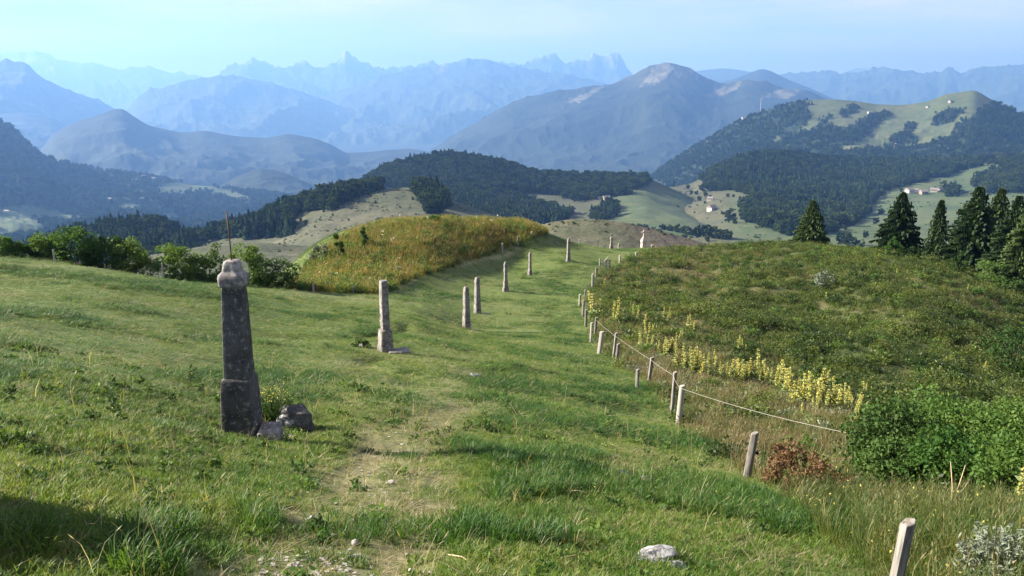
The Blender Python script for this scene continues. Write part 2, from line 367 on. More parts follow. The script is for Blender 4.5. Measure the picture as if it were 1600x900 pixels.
    H['mole'] = hill('bare_topped_mountain', [(620,268),(660,243),(700,215),(740,190),(770,172),(800,158),(830,150),(870,141),(900,137),(915,132),(930,133),(960,129),(990,115),(1010,101),(1022,97),(1035,97),(1045,97),(1070,104),(1095,116),(1120,128),(1140,131),(1170,125),(1195,128),(1220,135),(1250,138),(1290,151),(1340,175),(1400,210)], 8600,
        [(620,300),(1400,300)], 5200, m['peak'], nu=520, nr=120, amp=260, freq=.0009, jag=.08, seed=91, crest=50, cfreq=.003,
        masks=[lambda u, v, x, y: wood([[(1000,137),(1012,118),(1028,100),(1045,96),(1052,106),(1040,122),(1022,132)],[(880,160),(905,150),(935,136),(945,134),(925,150),(905,160)],[(1100,150),(1135,132),(1160,128),(1150,140),(1120,152)],[(1190,150),(1230,136),(1255,140),(1230,155)]])(u, v, x, y), lambda u, v, x, y: smooth(140, 112, v) , zero])
    H['m1'] = hill('hazy_mountain', [(-260,20),(-100,60),(-30,90),(0,93),(45,99),(58,116),(100,135),(150,154),(175,166),(200,182),(260,215)], 13000, [(-260,260),(260,260)], 8500, m['far_rock'], amp=420, freq=.0008, jag=.05, seed=101, crest=110, cfreq=.002)
    H['m2'] = hill('hazy_foothill', [(-140,205),(-40,185),(0,178),(40,176),(80,182),(100,194),(140,222)], 10500, [(-140,250),(140,250)], 8800, m['far_forest'], amp=200, freq=.001, jag=.05, seed=105)
    H['n1'] = hill('cliff_edged_mountain', [(160,210),(180,190),(200,168),(215,150),(228,142),(280,130),(340,116),(370,119),(420,130),(480,145),(540,165),(600,190),(660,220)], 16000, [(160,260),(660,260)], 10500, m['far_rock'], nu=340, amp=520, freq=.0007, jag=.05, seed=111, crest=120, cfreq=.0018)
    H['n2'] = hill('long_blue_mountain', [(400,205),(440,182),(480,160),(540,136),(600,116),(650,104),(690,99),(750,91),(770,93),(800,99),(830,106),(880,112),(940,130),(1000,150),(1060,185)], 18500, [(400,270),(1060,270)], 10500, m['far_rock'], nu=420, nr=90, amp=750, freq=.0006, jag=.07, seed=121, crest=170, cfreq=.0016)
    H['arav'] = hill('jagged_mountain_range', [(300,150),(340,120),(355,106),(362,96),(390,93),(415,94),(440,101),(460,102),(480,95),(500,100),(530,92),(535,84),(540,81),(546,88),(552,94),(575,97),(600,101),(620,96),(640,103),(680,102),(720,100),(780,96),(820,104),(840,96),(870,88),(880,96),(900,91),(920,92),(925,84),(940,90),(958,85),(975,95),(990,108),(1020,125),(1070,160)], 25000,
        [(300,220),(1070,220)], 18000, m['far_rock'], nu=620, nr=80, amp=1500, freq=.0009, jag=.10, seed=131, crest=480, cfreq=.0011)
    H['far'] = hill('farthest_snowy_range', [(-200,95),(-60,72),(0,85),(40,85),(60,82),(90,86),(130,95),(160,103),(200,108),(230,102),(250,110),(290,114),(340,119),(420,135)], 33000, [(-200,180),(420,180)], 24000, m['far_rock'], nu=300, nr=60, amp=1500, freq=.0006, jag=.12, seed=141, crest=420, cfreq=.0008)
    H['q1'] = hill('dark_blue_foothill', [(1080,150),(1130,129),(1160,118),(1185,108),(1195,107),(1210,113),(1230,124),(1260,135),(1290,148),(1330,170),(1380,200)], 12500, [(1080,230),(1380,230)], 9500, m['far_forest'], amp=330, freq=.0009, jag=.04, seed=151)
    H['q0'] = hill('pale_ridge', [(1030,150),(1060,125),(1090,110),(1130,106),(1170,112),(1220,118),(1260,130),(1320,160)], 19500, [(1030,220),(1320,220)], 14000, m['far_rock'], amp=600, freq=.0007, jag=.05, seed=155)
    H['q2'] = hill('flat_topped_mountain_range', [(1140,160),(1180,128),(1210,118),(1250,114),(1300,110),(1312,116),(1350,113),(1380,108),(1400,106),(1450,108),(1468,113),(1480,104),(1490,106),(1500,112),(1530,102),(1580,97),(1640,92),(1760,88),(1900,80)], 20500, [(1140,230),(1900,230)], 12000, m['far_rock'], nu=480, nr=90, amp=800, freq=.0007, jag=.07, seed=161, crest=230, cfreq=.0013)
    H['q3'] = hill('distant_peak', [(1270,140),(1310,116),(1340,106),(1360,105),(1390,112),(1430,130)], 31000, [(1270,180),(1430,180)], 25000, m['far_rock'], nu=120, nr=50, amp=700, freq=.0005, jag=.06, seed=171)
    # valley floor under everything
    a = np.linspace(-math.pi, math.pi, 97); r = np.array([150, 250, 400, 700, 1200, 2000, 3500, 6000, 10000, 18000, 28000, 40000.])
    zr = np.interp(r, [150, 250, 400, 700, 1200, 2000, 3500, 6000], [-75, -110, -170, -250, -340, -480, -700, -900])
    A, Rr = np.meshgrid(a, r, indexing='ij'); Z = np.broadcast_to(zr, A.shape)
    me = mesh_np('valley_floor', np.stack([(Rr * np.sin(A)).ravel(), (Rr * np.cos(A)).ravel(), Z.ravel()], 1), grid_faces(97, len(r))[:, ::-1], [m['far_forest']], True)
    if me.polygons[50].normal.z < 0: me.flip_normals()
    tag(link('valley_floor', me), kind='structure')
    return H
WOODS = {
 'past': [[(200,420),(230,380),(300,345),(450,300),(540,280),(660,280),(640,291),(600,295),(570,301),(545,312),(520,326),(470,331),(455,345),(452,369),(320,374)],
          [(640,288),(665,285),(690,296),(700,330),(670,335),(655,312)]],
 'wood': [[(490,330),(555,292),(590,250),(650,225),(800,235),(990,258),(1020,270),(1008,290),(985,303),(900,314),(860,303),(780,297),(720,291),(650,291),(560,300)],
          [(648,290),(690,291),(760,292),(800,307),(850,322),(888,334),(880,352),(700,348),(675,335),(655,312)], [(925,336),(950,322),(965,326),(962,342),(930,344)]],
 'right': [[(1098,282),(1120,255),(1160,230),(1210,215),(1610,220),(1610,257),(1540,256),(1500,270),(1420,287),(1382,299),(1362,318),(1350,335),(1330,352),(1300,364),(1230,366),(1165,345),(1155,322),(1190,308),(1140,296),(1105,300)],
           [(1515,286),(1548,270),(1575,262),(1640,262),(1640,302),(1540,302)], [(1475,297),(1490,293),(1498,306),(1478,307)]],
 'alp_open': [[(1255,150),(1300,140),(1370,150),(1420,150),(1480,130),(1540,130),(1556,158),(1530,172),(1500,190),(1482,214),(1440,226),(1395,231),(1310,233),(1352,214),(1362,206),(1330,200),(1282,196),(1258,206),(1250,204),(1268,178)], [(1205,226),(1215,214),(1226,212),(1216,228)]],
 'alp_patch': [[(1455,195),(1460,185),(1480,172),(1500,169),(1505,175),(1490,190),(1465,197)], [(1310,176),(1330,164),(1342,168),(1335,178),(1322,184)], [(1412,202),(1422,190),(1434,196),(1430,206)], [(1380,228),(1400,212),(1420,206),(1434,220),(1415,226)], [(1335,198),(1350,186),(1385,172),(1390,178),(1375,192),(1352,206)], [(1280,190),(1300,178),(1300,184),(1286,194)]],
 'left_open': [[(245,290),(275,285),(320,288),(400,310),(370,312),(320,300),(250,304)], [(-20,330),(10,322),(60,322),(110,335),(120,350),(60,345),(75,360),(40,372),(-20,372)], [(170,325),(200,318),(240,326),(200,330)], [(250,335),(275,332),(280,345),(262,348)]],
}
def build_haze():
    x0, x1, y0, y1, z0 = -41000, 41000, -41000, 41000, FLOOR - 2
    z1 = max(max(q[2] for q in h['obj'].bound_box) for h in HILLS.values()) + 20; print('haze top', z1)
    v = [(x, y, z) for x in (x0, x1) for y in (y0, y1) for z in (z0, z1)]
    f = np.array([[0, 1, 3, 2], [4, 6, 7, 5], [0, 4, 5, 1], [2, 3, 7, 6], [0, 2, 6, 4], [1, 5, 7, 3]])
    m = bpy.data.materials.new('haze'); m.use_nodes = True; t = m.node_tree; t.nodes.clear()
    o = t.nodes.new('ShaderNodeOutputMaterial'); p = t.nodes.new('ShaderNodeVolumePrincipled')
    p.inputs['Color'].default_value = HAZE_COL; p.inputs['Absorption Color'].default_value = (.36, .36, .36, 1); p.inputs['Density'].default_value = HAZE_D; p.inputs['Anisotropy'].default_value = HAZE_G
    t.links.new(p.outputs[0], o.inputs['Volume'])
    me = mesh_np('haze', v, f, [m]); bm = bmesh.new(); bm.from_mesh(me); bmesh.ops.recalc_face_normals(bm, faces=bm.faces); bm.to_mesh(me); bm.free()
    tag(link('haze', me), 'pale blue haze filling the valleys and the far mountains', 'haze', kind='stuff')
HAZE_COL = (0.13, 0.262, 0.55, 1); HAZE_D = 1.25e-4; HAZE_G = 0.26
M = {}
def base_materials():
    # meadow ground, its wear taken from the zones of the hillside
    t = NT('meadow_ground'); za = t.attr('zone_a'); zb = t.attr('zone_b')
    n1 = t.noise(0.16, 4); n2 = t.noise(1.3, 5, 0.6); n3 = t.noise(9.0, 4, 0.65); n4 = t.noise(60, 3)
    g = t.mix(t.ramp(n2, [(0.35, 0), (0.68, 1)]), (0.078, 0.115, 0.025), (0.13, 0.155, 0.038))
    g = t.mix(t.ramp(n1, [(0.5, 0), (0.72, 0.6)]), g, (0.15, 0.145, 0.055))
    g = t.mix(t.ramp(n3, [(0.38, 0.6), (0.55, 0)]), g, (0.040, 0.060, 0.016))
    dirt = t.mix(t.ramp(n3, [(0.35, 0), (0.65, 1)]), (0.10, 0.085, 0.04), (0.24, 0.20, 0.115))
    g = t.mix(t.math('MULTIPLY', za[0], t.ramp(n2, [(0.3, 0.45), (0.6, 1)])), g, dirt)
    g = t.mix(t.math('MULTIPLY', zb[2], 0.6), g, (0.34, 0.29, 0.16))
    heath = t.mix(t.ramp(n2, [(0.35, 0), (0.65, 1)]), (0.028, 0.044, 0.012), (0.070, 0.086, 0.022))
    heath = t.mix(t.ramp(n1, [(0.42, 0), (0.66, 1)]), heath, (0.088, 0.080, 0.030))
    g = t.mix(za[2], g, heath)
    g = t.mix(zb[0], g, t.mix(n2, (0.12, 0.10, 0.042), (0.17, 0.15, 0.065)))
    g = t.mix(za[1], g, t.mix(n2, (0.14, 0.125, 0.035), (0.08, 0.095, 0.027)))
    t.color(g).bump(n4, 0.5, 0.005); M['ground'] = t.m
    # far pasture with woods, purple-brown heather and lush meadow masks
    t = NT('far_pasture'); za = t.attr('zone_a')
    n1 = t.noise(0.006, 5, 0.6); n2 = t.noise(0.05, 5, 0.65); n3 = t.noise(0.22, 3)
    g = t.mix(t.ramp(n1, [(0.35, 0), (0.65, 1)]), (0.050, 0.057, 0.028), (0.084, 0.080, 0.045))
    g = t.mix(t.ramp(n2, [(0.5, 0), (0.72, 0.75)]), g, (0.034, 0.044, 0.020))
    g = t.mix(t.ramp(n3, [(0.56, 0), (0.64, 0.7)]), g, (0.026, 0.038, 0.015))
    g = t.mix(t.ramp(t.noise(0.02, 6, 0.7, 1.5), [(0.55, 0), (0.66, 0.6)]), g, (0.115, 0.102, 0.066))
    lush = t.mix(t.ramp(n1, [(0.4, 0), (0.6, 1)]), (0.042, 0.070, 0.028), (0.072, 0.094, 0.040))
    lush = t.mix(t.ramp(t.noise(0.03, 4, .6, 0, 'pos', (.25, 1.6, 1)), [(0.42, 0), (0.6, .55)]), lush, (0.095, 0.105, 0.048)); lush = t.mix(t.ramp(n2, [(0.52, 0), (0.66, .5)]), lush, (0.045, 0.07, 0.028))
    g = t.mix(za[2], g, lush); g = t.mix(za[1], g, t.mix(n2, (0.080, 0.058, 0.045), (0.072, 0.068, 0.038)))
    fo = t.mix(t.ramp(n2, [(0.4, 0), (0.62, 1)]), (0.008, 0.015, 0.008), (0.020, 0.032, 0.014))
    g = t.mix(za[0], g, fo); t.color(g).bump(t.math('ADD', n2, t.math('MULTIPLY', n3, .35)), 0.9, 2.2); M['pasture_tan'] = t.m
    t = NT('forest_floor'); n = t.noise(0.1, 4); t.color(t.mix(n, (0.015, 0.022, 0.010), (0.04, 0.05, 0.02))); M['forest_floor'] = t.m
    t = NT('far_forest'); n1 = t.noise(0.0028, 6, 0.62); n2 = t.noise(0.03, 3)
    g = t.mix(t.ramp(n1, [(0.4, 0), (0.62, 1)]), (0.010, 0.016, 0.011), (0.022, 0.030, 0.018))
    g = t.mix(t.ramp(n1, [(0.66, 0), (0.74, 0.12)]), g, (0.11, 0.13, 0.07))
    t.color(g).bump(n2, 0.8, 6.0); M['far_forest'] = t.m
    t = NT('peak'); za = t.attr('zone_a'); n1 = t.noise(0.002, 6, 0.62); n2 = t.noise(0.02, 4)
    g = t.mix(t.ramp(n1, [(0.42, 0), (0.62, 1)]), (0.008, 0.014, 0.010), (0.020, 0.028, 0.017))
    g = t.mix(t.math('MULTIPLY', za[1], t.ramp(n1, [(0.35, 0.35), (0.55, 1)])), g, (0.055, 0.055, 0.038))
    g = t.mix(t.math('MULTIPLY', za[0], t.ramp(t.noise(0.006, 5, .65), [(0.38, .15), (0.6, .9)])), g, t.mix(n2, (0.10, 0.095, 0.065), (0.20, 0.185, 0.145)))
    t.color(g).bump(n2, 0.6, 8.0); M['peak'] = t.m
    t = NT('far_rock'); n1 = t.noise(0.0012, 7, 0.65); n2 = t.noise(0.006, 5, 0.6)
    geo = t.new('ShaderNodeNewGeometry'); sp = t.new('ShaderNodeSeparateXYZ'); t.link(geo.outputs['Position'], sp.inputs[0])
    hgt = t.math('ADD', t.math('MULTIPLY', sp.outputs[2], 1 / 1400.0), t.math('MULTIPLY', t.math('SUBTRACT', n1, 0.5), 1.3))
    g = t.mix(t.ramp(n2, [(0.4, 0), (0.6, 1)]), (0.014, 0.023, 0.014), (0.04, 0.052, 0.028))
    g = t.mix(t.ramp(hgt, [(0.30, 0), (0.55, 1)]), g, t.mix(n2, (0.10, 0.10, 0.09), (0.34, 0.33, 0.31)))
    t.color(g).bump(n2, 0.7, 25.0); M['far_rock'] = t.m
# ------------------------------------------------------------------ placing helpers
def hit(u, v, r0=2.5, r1=170):
    """where the sight line through u, v meets the near hillside"""
    r = np.exp(np.linspace(math.log(r0), math.log(r1), 500)); d = at(u, v, 1.0)
    x, y, z = d[0] * r, d[1] * r, d[2] * r; g = ground(x, y); k = np.nonzero(z < g)[0]
    k = k[0] if len(k) else len(r) - 1
    return Vector((x[k], y[k], g[k]))
def hill_hit(h, u, v):
    a = math.atan2(at(u, v, 1)[0], at(u, v, 1)[1]); rf = float(h['RF'](a)); rt = float(h['RT'](a)); r = np.linspace(rf, rt, 400)
    z = h['height'](np.full(400, a), r); _, vv = proj(r * math.sin(a), r * math.cos(a), z); k = int(np.argmin(np.abs(vv - v)))
    return Vector((r[k] * math.sin(a), r[k] * math.cos(a), z[k]))
def mpp(p): return (p.y * CP - p.z * SP) / F      # metres per photograph pixel at a point
def empty(name, loc, rz=0.0): return link(name, None, None, loc, (0, 0, rz))

# ------------------------------------------------------------------ solid builders
def loft(sections, corner=4, rough=0.0, seed=0, nf=6.0, sub=1):
    """stacked rounded rectangles (z, half x, half y, corner radius, dx, dy) -> verts, faces"""
    secs = []
    for a, b in zip(sections[:-1], sections[1:]):
        for k in range(sub): secs.append([p + (q - p) * k / sub for p, q in zip(a, b)])
    secs.append(list(sections[-1])); V = []
    per = 0
    for (z, hx, hy, r, dx, dy) in secs:
        r = min(r, hx * .999, hy * .999); ring = []
        for cx, cy, a0 in ((hx - r, hy - r, 0), (-hx + r, hy - r, 90), (-hx + r, -hy + r, 180), (hx - r, -hy + r, 270)):
            for k in range(corner + 1):
                t = math.radians(a0 + 90 * k / corner); ring.append((cx + r * math.cos(t), cy + r * math.sin(t)))
            # points along the flat side
            nx, ny = {0: (-hx + r, hy), 90: (-hx, -hy + r), 180: (hx - r, -hy), 270: (hx, hy - r)}[a0]
            lx, ly = ring[-1]
            for k in (1, 2, 3): ring.append((lx + (nx - lx) * k / 4, ly + (ny - ly) * k / 4))
        per = len(ring); V += [(x + dx, y + dy, z) for x, y in ring]
    V = np.array(V); n = len(secs); f = []
    for i in range(n - 1):
        k = np.arange(per); f.append(np.stack([i * per + k, i * per + (k + 1) % per, (i + 1) * per + (k + 1) % per, (i + 1) * per + k], 1))
    f = np.concatenate(f)
    c0 = len(V); V = np.vstack([V, [[*V[:per, :2].mean(0), V[0, 2]]], [[*V[-per:, :2].mean(0), V[c0 - 1, 2]]]])
    k = np.arange(per); cap = np.concatenate([np.stack([np.full(per, c0), (k + 1) % per, k], 1), np.stack([np.full(per, c0 + 1), (n - 1) * per + k, (n - 1) * per + (k + 1) % per], 1)])
    if rough:
        d = np.stack([fbm(V[:, 1] * nf + 7, V[:, 2] * nf + seed, 3, seed), fbm(V[:, 0] * nf + 3, V[:, 2] * nf - seed, 3, seed + 5), fbm(V[:, 0] * nf, V[:, 1] * nf + seed, 2, seed + 9) * .6], 1); V = V + d * rough
    return V, [f, cap]
def stone(name, parent, sections, mat, rough=0.012, seed=0, sub=6, nf=6.0, corner=3, rz=0.0, loc=(0, 0, 0)):
    V, f = loft(sections, corner, rough, seed, nf, sub); me = mesh_np(name, V, f, [mat], True)
    me.set_sharp_from_angle(angle=math.radians(38)); return link(name, me, parent, loc, (0, 0, rz))
def tube(pts, rad, n=6, cap=True):
    pts = np.asarray(pts, float); m = len(pts); rad = np.broadcast_to(rad, (m,)); V = []
    for i in range(m):
        t = pts[min(i + 1, m - 1)] - pts[max(i - 1, 0)]; t = t / (np.linalg.norm(t) + 1e-9)
        s = np.cross(t, (0, 0, 1) if abs(t[2]) < .9 else (1, 0, 0)); s /= np.linalg.norm(s); q = np.cross(s, t)
        for k in range(n):
            a = 2 * math.pi * k / n; V.append(pts[i] + (s * math.cos(a) + q * math.sin(a)) * rad[i])
    V = np.array(V); k = np.arange(n); f = np.concatenate([np.stack([i * n + k, (i) * n + (k + 1) % n, (i + 1) * n + (k + 1) % n, (i + 1) * n + k], 1) for i in range(m - 1)])
    if not cap: return V, [f]
    c0 = len(V); V = np.vstack([V, pts[:1], pts[-1:]])
    c = np.concatenate([np.stack([np.full(n, c0), (k + 1) % n, k], 1), np.stack([np.full(n, c0 + 1), (m - 1) * n + k, (m - 1) * n + (k + 1) % n], 1)])
    return V, [f, c]
def merge(parts):
    """join (verts, [faces]) pieces"""
    V = []; T = []; Q = []; o = 0
    for v, fs in parts:
        V.append(np.asarray(v))
        for f in fs: (T if f.shape[1] == 3 else Q).append(f + o)
        o += len(v)
    return np.vstack(V), [np.concatenate(x) for x in (Q, T) if x]
def rock_mesh(name, size, mat, seed, flat=0.6, sub=3, rough=0.28):
    bm = bmesh.new(); bmesh.ops.create_icosphere(bm, subdivisions=sub, radius=1.0); v = np.array([p.co[:] for p in bm.verts])
    cut = np.random.default_rng(seed)
    for k in range(9):
        n = cut.normal(size=3); n /= np.linalg.norm(n); d = cut.uniform(.55, .85); s = v @ n; v = v - np.maximum(s - d, 0)[:, None] * n
    v = v * (1 + rough * fbm(v[:, 0] * 2 + seed, v[:, 1] * 2 + v[:, 2] * 2.3, 4, seed))[:, None]
    v = v * np.array(size); v[:, 2] = np.where(v[:, 2] < 0, v[:, 2] * flat, v[:, 2])
    for p, q in zip(bm.verts, v): p.co = q
    me = bpy.data.meshes.new(name); bm.to_mesh(me); bm.free(); me.materials.append(mat)
    for p in me.polygons: p.use_smooth = True
    me.set_sharp_from_angle(angle=math.radians(32)); return me

def object_materials():
    t = NT('weathered_limestone', 0.92); n1 = t.noise(3.5, 6, 0.65, coord='obj'); n2 = t.noise(14, 5, 0.7, coord='obj'); n3 = t.noise(55, 3, coord='obj'); n4 = t.noise(2.2, 3, coord='pos')
    c = t.mix(t.ramp(n1, [(0.36, 0), (0.64, 1)]), (0.095, 0.087, 0.084), (0.27, 0.238, 0.218))
    c = t.mix(t.ramp(n2, [(0.54, 0), (0.62, 0.85)]), c, (0.34, 0.32, 0.29))
    c = t.mix(t.ramp(n2, [(0.34, 0.8), (0.42, 0)]), c, (0.05, 0.046, 0.042))
    c = t.mix(t.ramp(n4, [(0.6, 0), (0.7, 0.5)]), c, (0.30, 0.24, 0.12))
    t.color(c).bump(t.math('ADD', n2, t.math('MULTIPLY', n3, 0.5)), 0.6, 0.006); M['stone'] = t.m
    t = NT('dark_shaded_stone', 0.92); n1 = t.noise(3.5, 6, 0.65, coord='obj'); n2 = t.noise(14, 5, 0.7, coord='obj'); n3 = t.noise(55, 3, coord='obj')  # darker copy of the weathered limestone, the nearest pillar's deep shade in its colour
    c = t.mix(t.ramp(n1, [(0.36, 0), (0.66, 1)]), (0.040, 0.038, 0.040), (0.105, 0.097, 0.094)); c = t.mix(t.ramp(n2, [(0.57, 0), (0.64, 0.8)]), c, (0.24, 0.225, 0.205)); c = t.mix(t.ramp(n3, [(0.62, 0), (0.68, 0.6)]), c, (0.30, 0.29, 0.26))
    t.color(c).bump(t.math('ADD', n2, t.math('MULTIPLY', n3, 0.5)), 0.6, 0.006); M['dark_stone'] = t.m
    t = NT('pinkish_stone', 0.9); n1 = t.noise(2.5, 5, 0.6, coord='obj'); n2 = t.noise(9, 4, coord='obj')
    c = t.mix(n1, (0.42, 0.32, 0.27), (0.55, 0.47, 0.42)); c = t.mix(t.ramp(n2, [(0.36, .7), (0.46, 0)]), c, (0.20, 0.17, 0.15)); t.color(c).bump(n2, 0.4, 0.006); M['pink'] = t.m
    t = NT('field_rock', 0.9); n1 = t.noise(13, 6, 0.7, coord='obj'); n2 = t.noise(46, 4, coord='obj')
    c = t.mix(t.ramp(n1, [(0.40, 0), (0.58, 1)]), (0.06, 0.058, 0.056), (0.36, 0.35, 0.335)); c = t.mix(t.ramp(n2, [(0.35, .8), (0.45, 0)]), c, (0.06, 0.06, 0.055)); t.color(c).bump(n2, 0.7, 0.006); M['rock'] = t.m
    t = NT('pale_pebble', 0.9); n1 = t.noise(20, 4, coord='obj'); t.color(t.mix(n1, (0.22, 0.195, 0.165), (0.44, 0.41, 0.36))); M['pebble'] = t.m
    t = NT('weathered_wood', 0.85); n1 = t.noise(9, 5, 0.6, coord='obj', vscale=(4, 4, 0.35)); n2 = t.noise(4, 3, coord='obj')
    c = t.mix(t.ramp(n1, [(0.35, 0), (0.65, 1)]), (0.07, 0.06, 0.05), (0.27, 0.245, 0.215)); c = t.mix(t.ramp(n2, [(0.58, 0), (0.7, .5)]), c, (0.20, 0.15, 0.10)); t.color(c).bump(n1, 0.6, 0.003); M['wood'] = t.m
    t = NT('bleached_wood', 0.85); n1 = t.noise(9, 5, 0.6, coord='obj', vscale=(4, 4, 0.35)); t.color(t.mix(n1, (0.20, 0.18, 0.15), (0.40, 0.37, 0.32))).bump(n1, 0.4, 0.003); M['pale_wood'] = t.m
    t = NT('rusty_iron', 0.7); n1 = t.noise(30, 3, coord='obj'); t.color(t.mix(n1, (0.05, 0.035, 0.03), (0.12, 0.07, 0.045))); t.b.inputs['Metallic'].default_value = .5; M['iron'] = t.m
    t = NT('black_plastic', 0.5); t.color((0.015, 0.015, 0.016)); M['black'] = t.m
    t = NT('fence_rope', 0.9); n1 = t.noise(120, 2); t.color(t.mix(n1, (0.24, 0.215, 0.18), (0.40, 0.37, 0.32))); M['rope'] = t.m
    t = NT('bark', 0.95); n1 = t.noise(6, 4, coord='obj', vscale=(3, 3, .5)); t.color(t.mix(n1, (0.05, 0.04, 0.03), (0.14, 0.11, 0.08))); M['bark'] = t.m
    t = NT('chalet_wall', 0.9); r = t.rand(); t.color(t.ramp(r, [(0, (0.40, 0.37, 0.33)), (0.55, (0.52, 0.49, 0.45)), (1, (0.16, 0.11, 0.075))])); M['wall'] = t.m
    t = NT('chalet_roof', 0.8); n1 = t.noise(1.2, 3, coord='obj'); t.color(t.mix(n1, (0.13, 0.105, 0.095), (0.26, 0.225, 0.205))); M['roof'] = t.m
    t = NT('chalet_opening', 0.4); t.color((0.03, 0.03, 0.035)); M['pane'] = t.m
    t = NT('bare_earth', 0.95); n1 = t.noise(.2, 4); t.color(t.mix(n1, (0.33, 0.24, 0.18), (0.45, 0.37, 0.29))); M['earth'] = t.m

# ------------------------------------------------------------------ the row of stone pillars
ST = 0.03
def rod(parent, z, h, lean=(0, 0), r=0.0085):
    V, f = tube([(0, 0, z - .05), (lean[0] * .4, lean[1] * .4, z + h * .5), (lean[0], lean[1], z + h)], r, 6); return link('iron_rod', mesh_np('iron_rod', V, f, [M['iron']], True), parent)
def cross_mesh(z, h, w, t):
    a = loft([(z, t, t, .01, 0, 0), (z + h, t * .9, t * .9, .01, 0, 0)], 2); b = loft([(z + h * .58, w, t * .85, .01, 0, 0), (z + h * .58 + t * 2, w, t * .85, .01, 0, 0)], 2); return merge([a, b])
def pillar_base(u, vb, vt, R):
    R = rr(R); p = at(u, vb, R); g = Vector((p[0], p[1], gz(p[0], p[1]) - 0.04)); tt = at(u, vt, R); return g, float(tt[2] - g.z)
def build_pillars():
    # 1: the big one in front
    g, Hh = pillar_base(380, 684, 405, 11.5); L = 0.012
    o = tag(empty('stone_pillar', g, math.radians(-3)), 'tallest, nearest grey stone pillar with bulging cap and thin iron rod', 'pillar', 'stone pillars along the ridge')
    h1 = .36 * Hh; h2 = .86 * Hh
    dx = lambda z: 0.05 * z / Hh
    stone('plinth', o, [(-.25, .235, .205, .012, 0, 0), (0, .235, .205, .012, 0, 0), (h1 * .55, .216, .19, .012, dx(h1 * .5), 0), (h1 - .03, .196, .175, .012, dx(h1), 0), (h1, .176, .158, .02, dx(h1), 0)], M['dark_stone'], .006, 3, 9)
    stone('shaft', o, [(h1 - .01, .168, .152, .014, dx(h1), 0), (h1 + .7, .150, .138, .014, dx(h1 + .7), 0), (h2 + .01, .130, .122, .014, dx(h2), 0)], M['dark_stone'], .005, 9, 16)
    c = dx(h2); stone('cap', o, [(h2 - .005, .132, .126, .03, c, 0), (h2 + .025, .162, .155, .035, c, 0), (h2 + .13, .168, .16, .04, c, 0), (h2 + .165, .160, .15, .05, c, 0), (h2 + .215, .118, .112, .05, c, 0), (Hh - .05, .104, .10, .05, c, 0), (Hh - .01, .092, .088, .05, c, 0), (Hh, .07, .066, .05, c, 0)], M['stone'], .010, 5, 4, nf=8)
    r_ = rod(o, Hh, .66, (-.03, .03)); r_.location.x = c
    # carved step stone at its foot is a loose block
    q = tag(stone('step_block', None, [(-.12, .15, .20, .03, 0, 0), (.07, .145, .195, .03, 0, 0), (.10, .125, .17, .04, 0, 0)], M['stone'], .012, 17, 5), 'low squared stone block against the foot of the nearest pillar', 'stone block')
    p = hit(425, 689); q.location = (g.x + .40, g.y - .05, gz(g.x + .40, g.y - .05) + .10); q.rotation_euler = (0, 0, .12)
    # generic ones: rings given as (fraction of height, width in photo px, depth ratio)
    def simple(u, vb, vt, R, rows, label, parts, rz=0.6, mat='stone', rodh=0, seed=1, corner=.35, lean=0.0):
        g, Hh = pillar_base(u, vb, vt, R); k = mpp(g) / 2
        o = tag(empty('stone_pillar', g, rz), label, 'pillar', 'stone pillars along the ridge')
        for name, rws in parts:
            first = [(rows_z * Hh, w_ * k * .92, w_ * k * .92, w_ * k * corner, lean * rows_z * Hh, 0) for rows_z, w_ in rws]
            if name in ('plinth', 'base') or first[0][0] <= 0.001: first = [(-.3, *first[0][1:])] + first
            stone(name, o, first, M[mat], .014, seed, 5)
        if rodh: rod(o, Hh, rodh, (.02, 0), .012)
        return o, g, Hh, k
    o, g, Hh, k = simple(603, 551, 438, 25, None, 'flat-topped pillar on a flared plinth, second from the camera', [('plinth', [(0, 24.5), (.2, 21.5), (.325, 19.5), (.33, 17)]), ('shaft', [(.32, 13.8), (.45, 13.6), (.98, 12.3), (1, 11.2)])], .55, seed=21)
    b = tag(stone('step_block', None, [(-.1, .33, .24, .04, 0, 0), (.05, .32, .23, .04, 0, 0), (.07, .29, .2, .05, 0, 0)], M['stone'], .014, 23, 4), 'flat stone slab beside the second pillar from the camera', 'stone block'); b.location = (g.x + .42, g.y - .12, gz(g.x + .42, g.y - .12) + .05); b.rotation_euler = (0, 0, .3)
    simple(729, 513, 448, 45, None, 'two-part pillar with a joint at mid-height, front one of the close pair', [('plinth', [(0, 11.6), (.3, 10.8), (.44, 10.2), (.45, 9.6)]), ('shaft', [(.44, 9.0), (.7, 9.2), (.94, 7.8), (1, 5.5)])], .6, rodh=.42, seed=31)
    o, g, Hh, k = simple(746, 488.5, 433, 54.5, None, 'tapering pillar with rounded cap and iron rod, rear one of the close pair', [('shaft', [(0, 11.0), (.35, 9.3), (.86, 6.9)]), ('cap', [(.855, 7.6), (.9, 7.8), (.96, 6.5), (1, 4)])], .6, rodh=.5, seed=41)
    b = tag(stone('step_block', None, [(-.1, .3, .22, .04, 0, 0), (.08, .29, .21, .04, 0, 0)], M['stone'], .014, 43, 3), 'pale stone slab at the foot of the rear pillar of the close pair', 'stone block'); b.location = (g.x + .5, g.y - .05, gz(g.x + .5, g.y - .05) + .03)
    simple(790, 455, 409, 68, None, 'pillar on a stepped square base with a niche head, beyond the close pair', [('base', [(0, 10), (.16, 9.6), (.165, 7.2)]), ('plinth', [(.16, 7.2), (.38, 6.6), (.385, 5.2)]), ('shaft', [(.38, 5.2), (.68, 5.0)]), ('head', [(.675, 5.6), (.72, 6.0), (.75, 5.2), (.9, 5.4), (.97, 4.2), (1, 2.4)])], .35, seed=51)
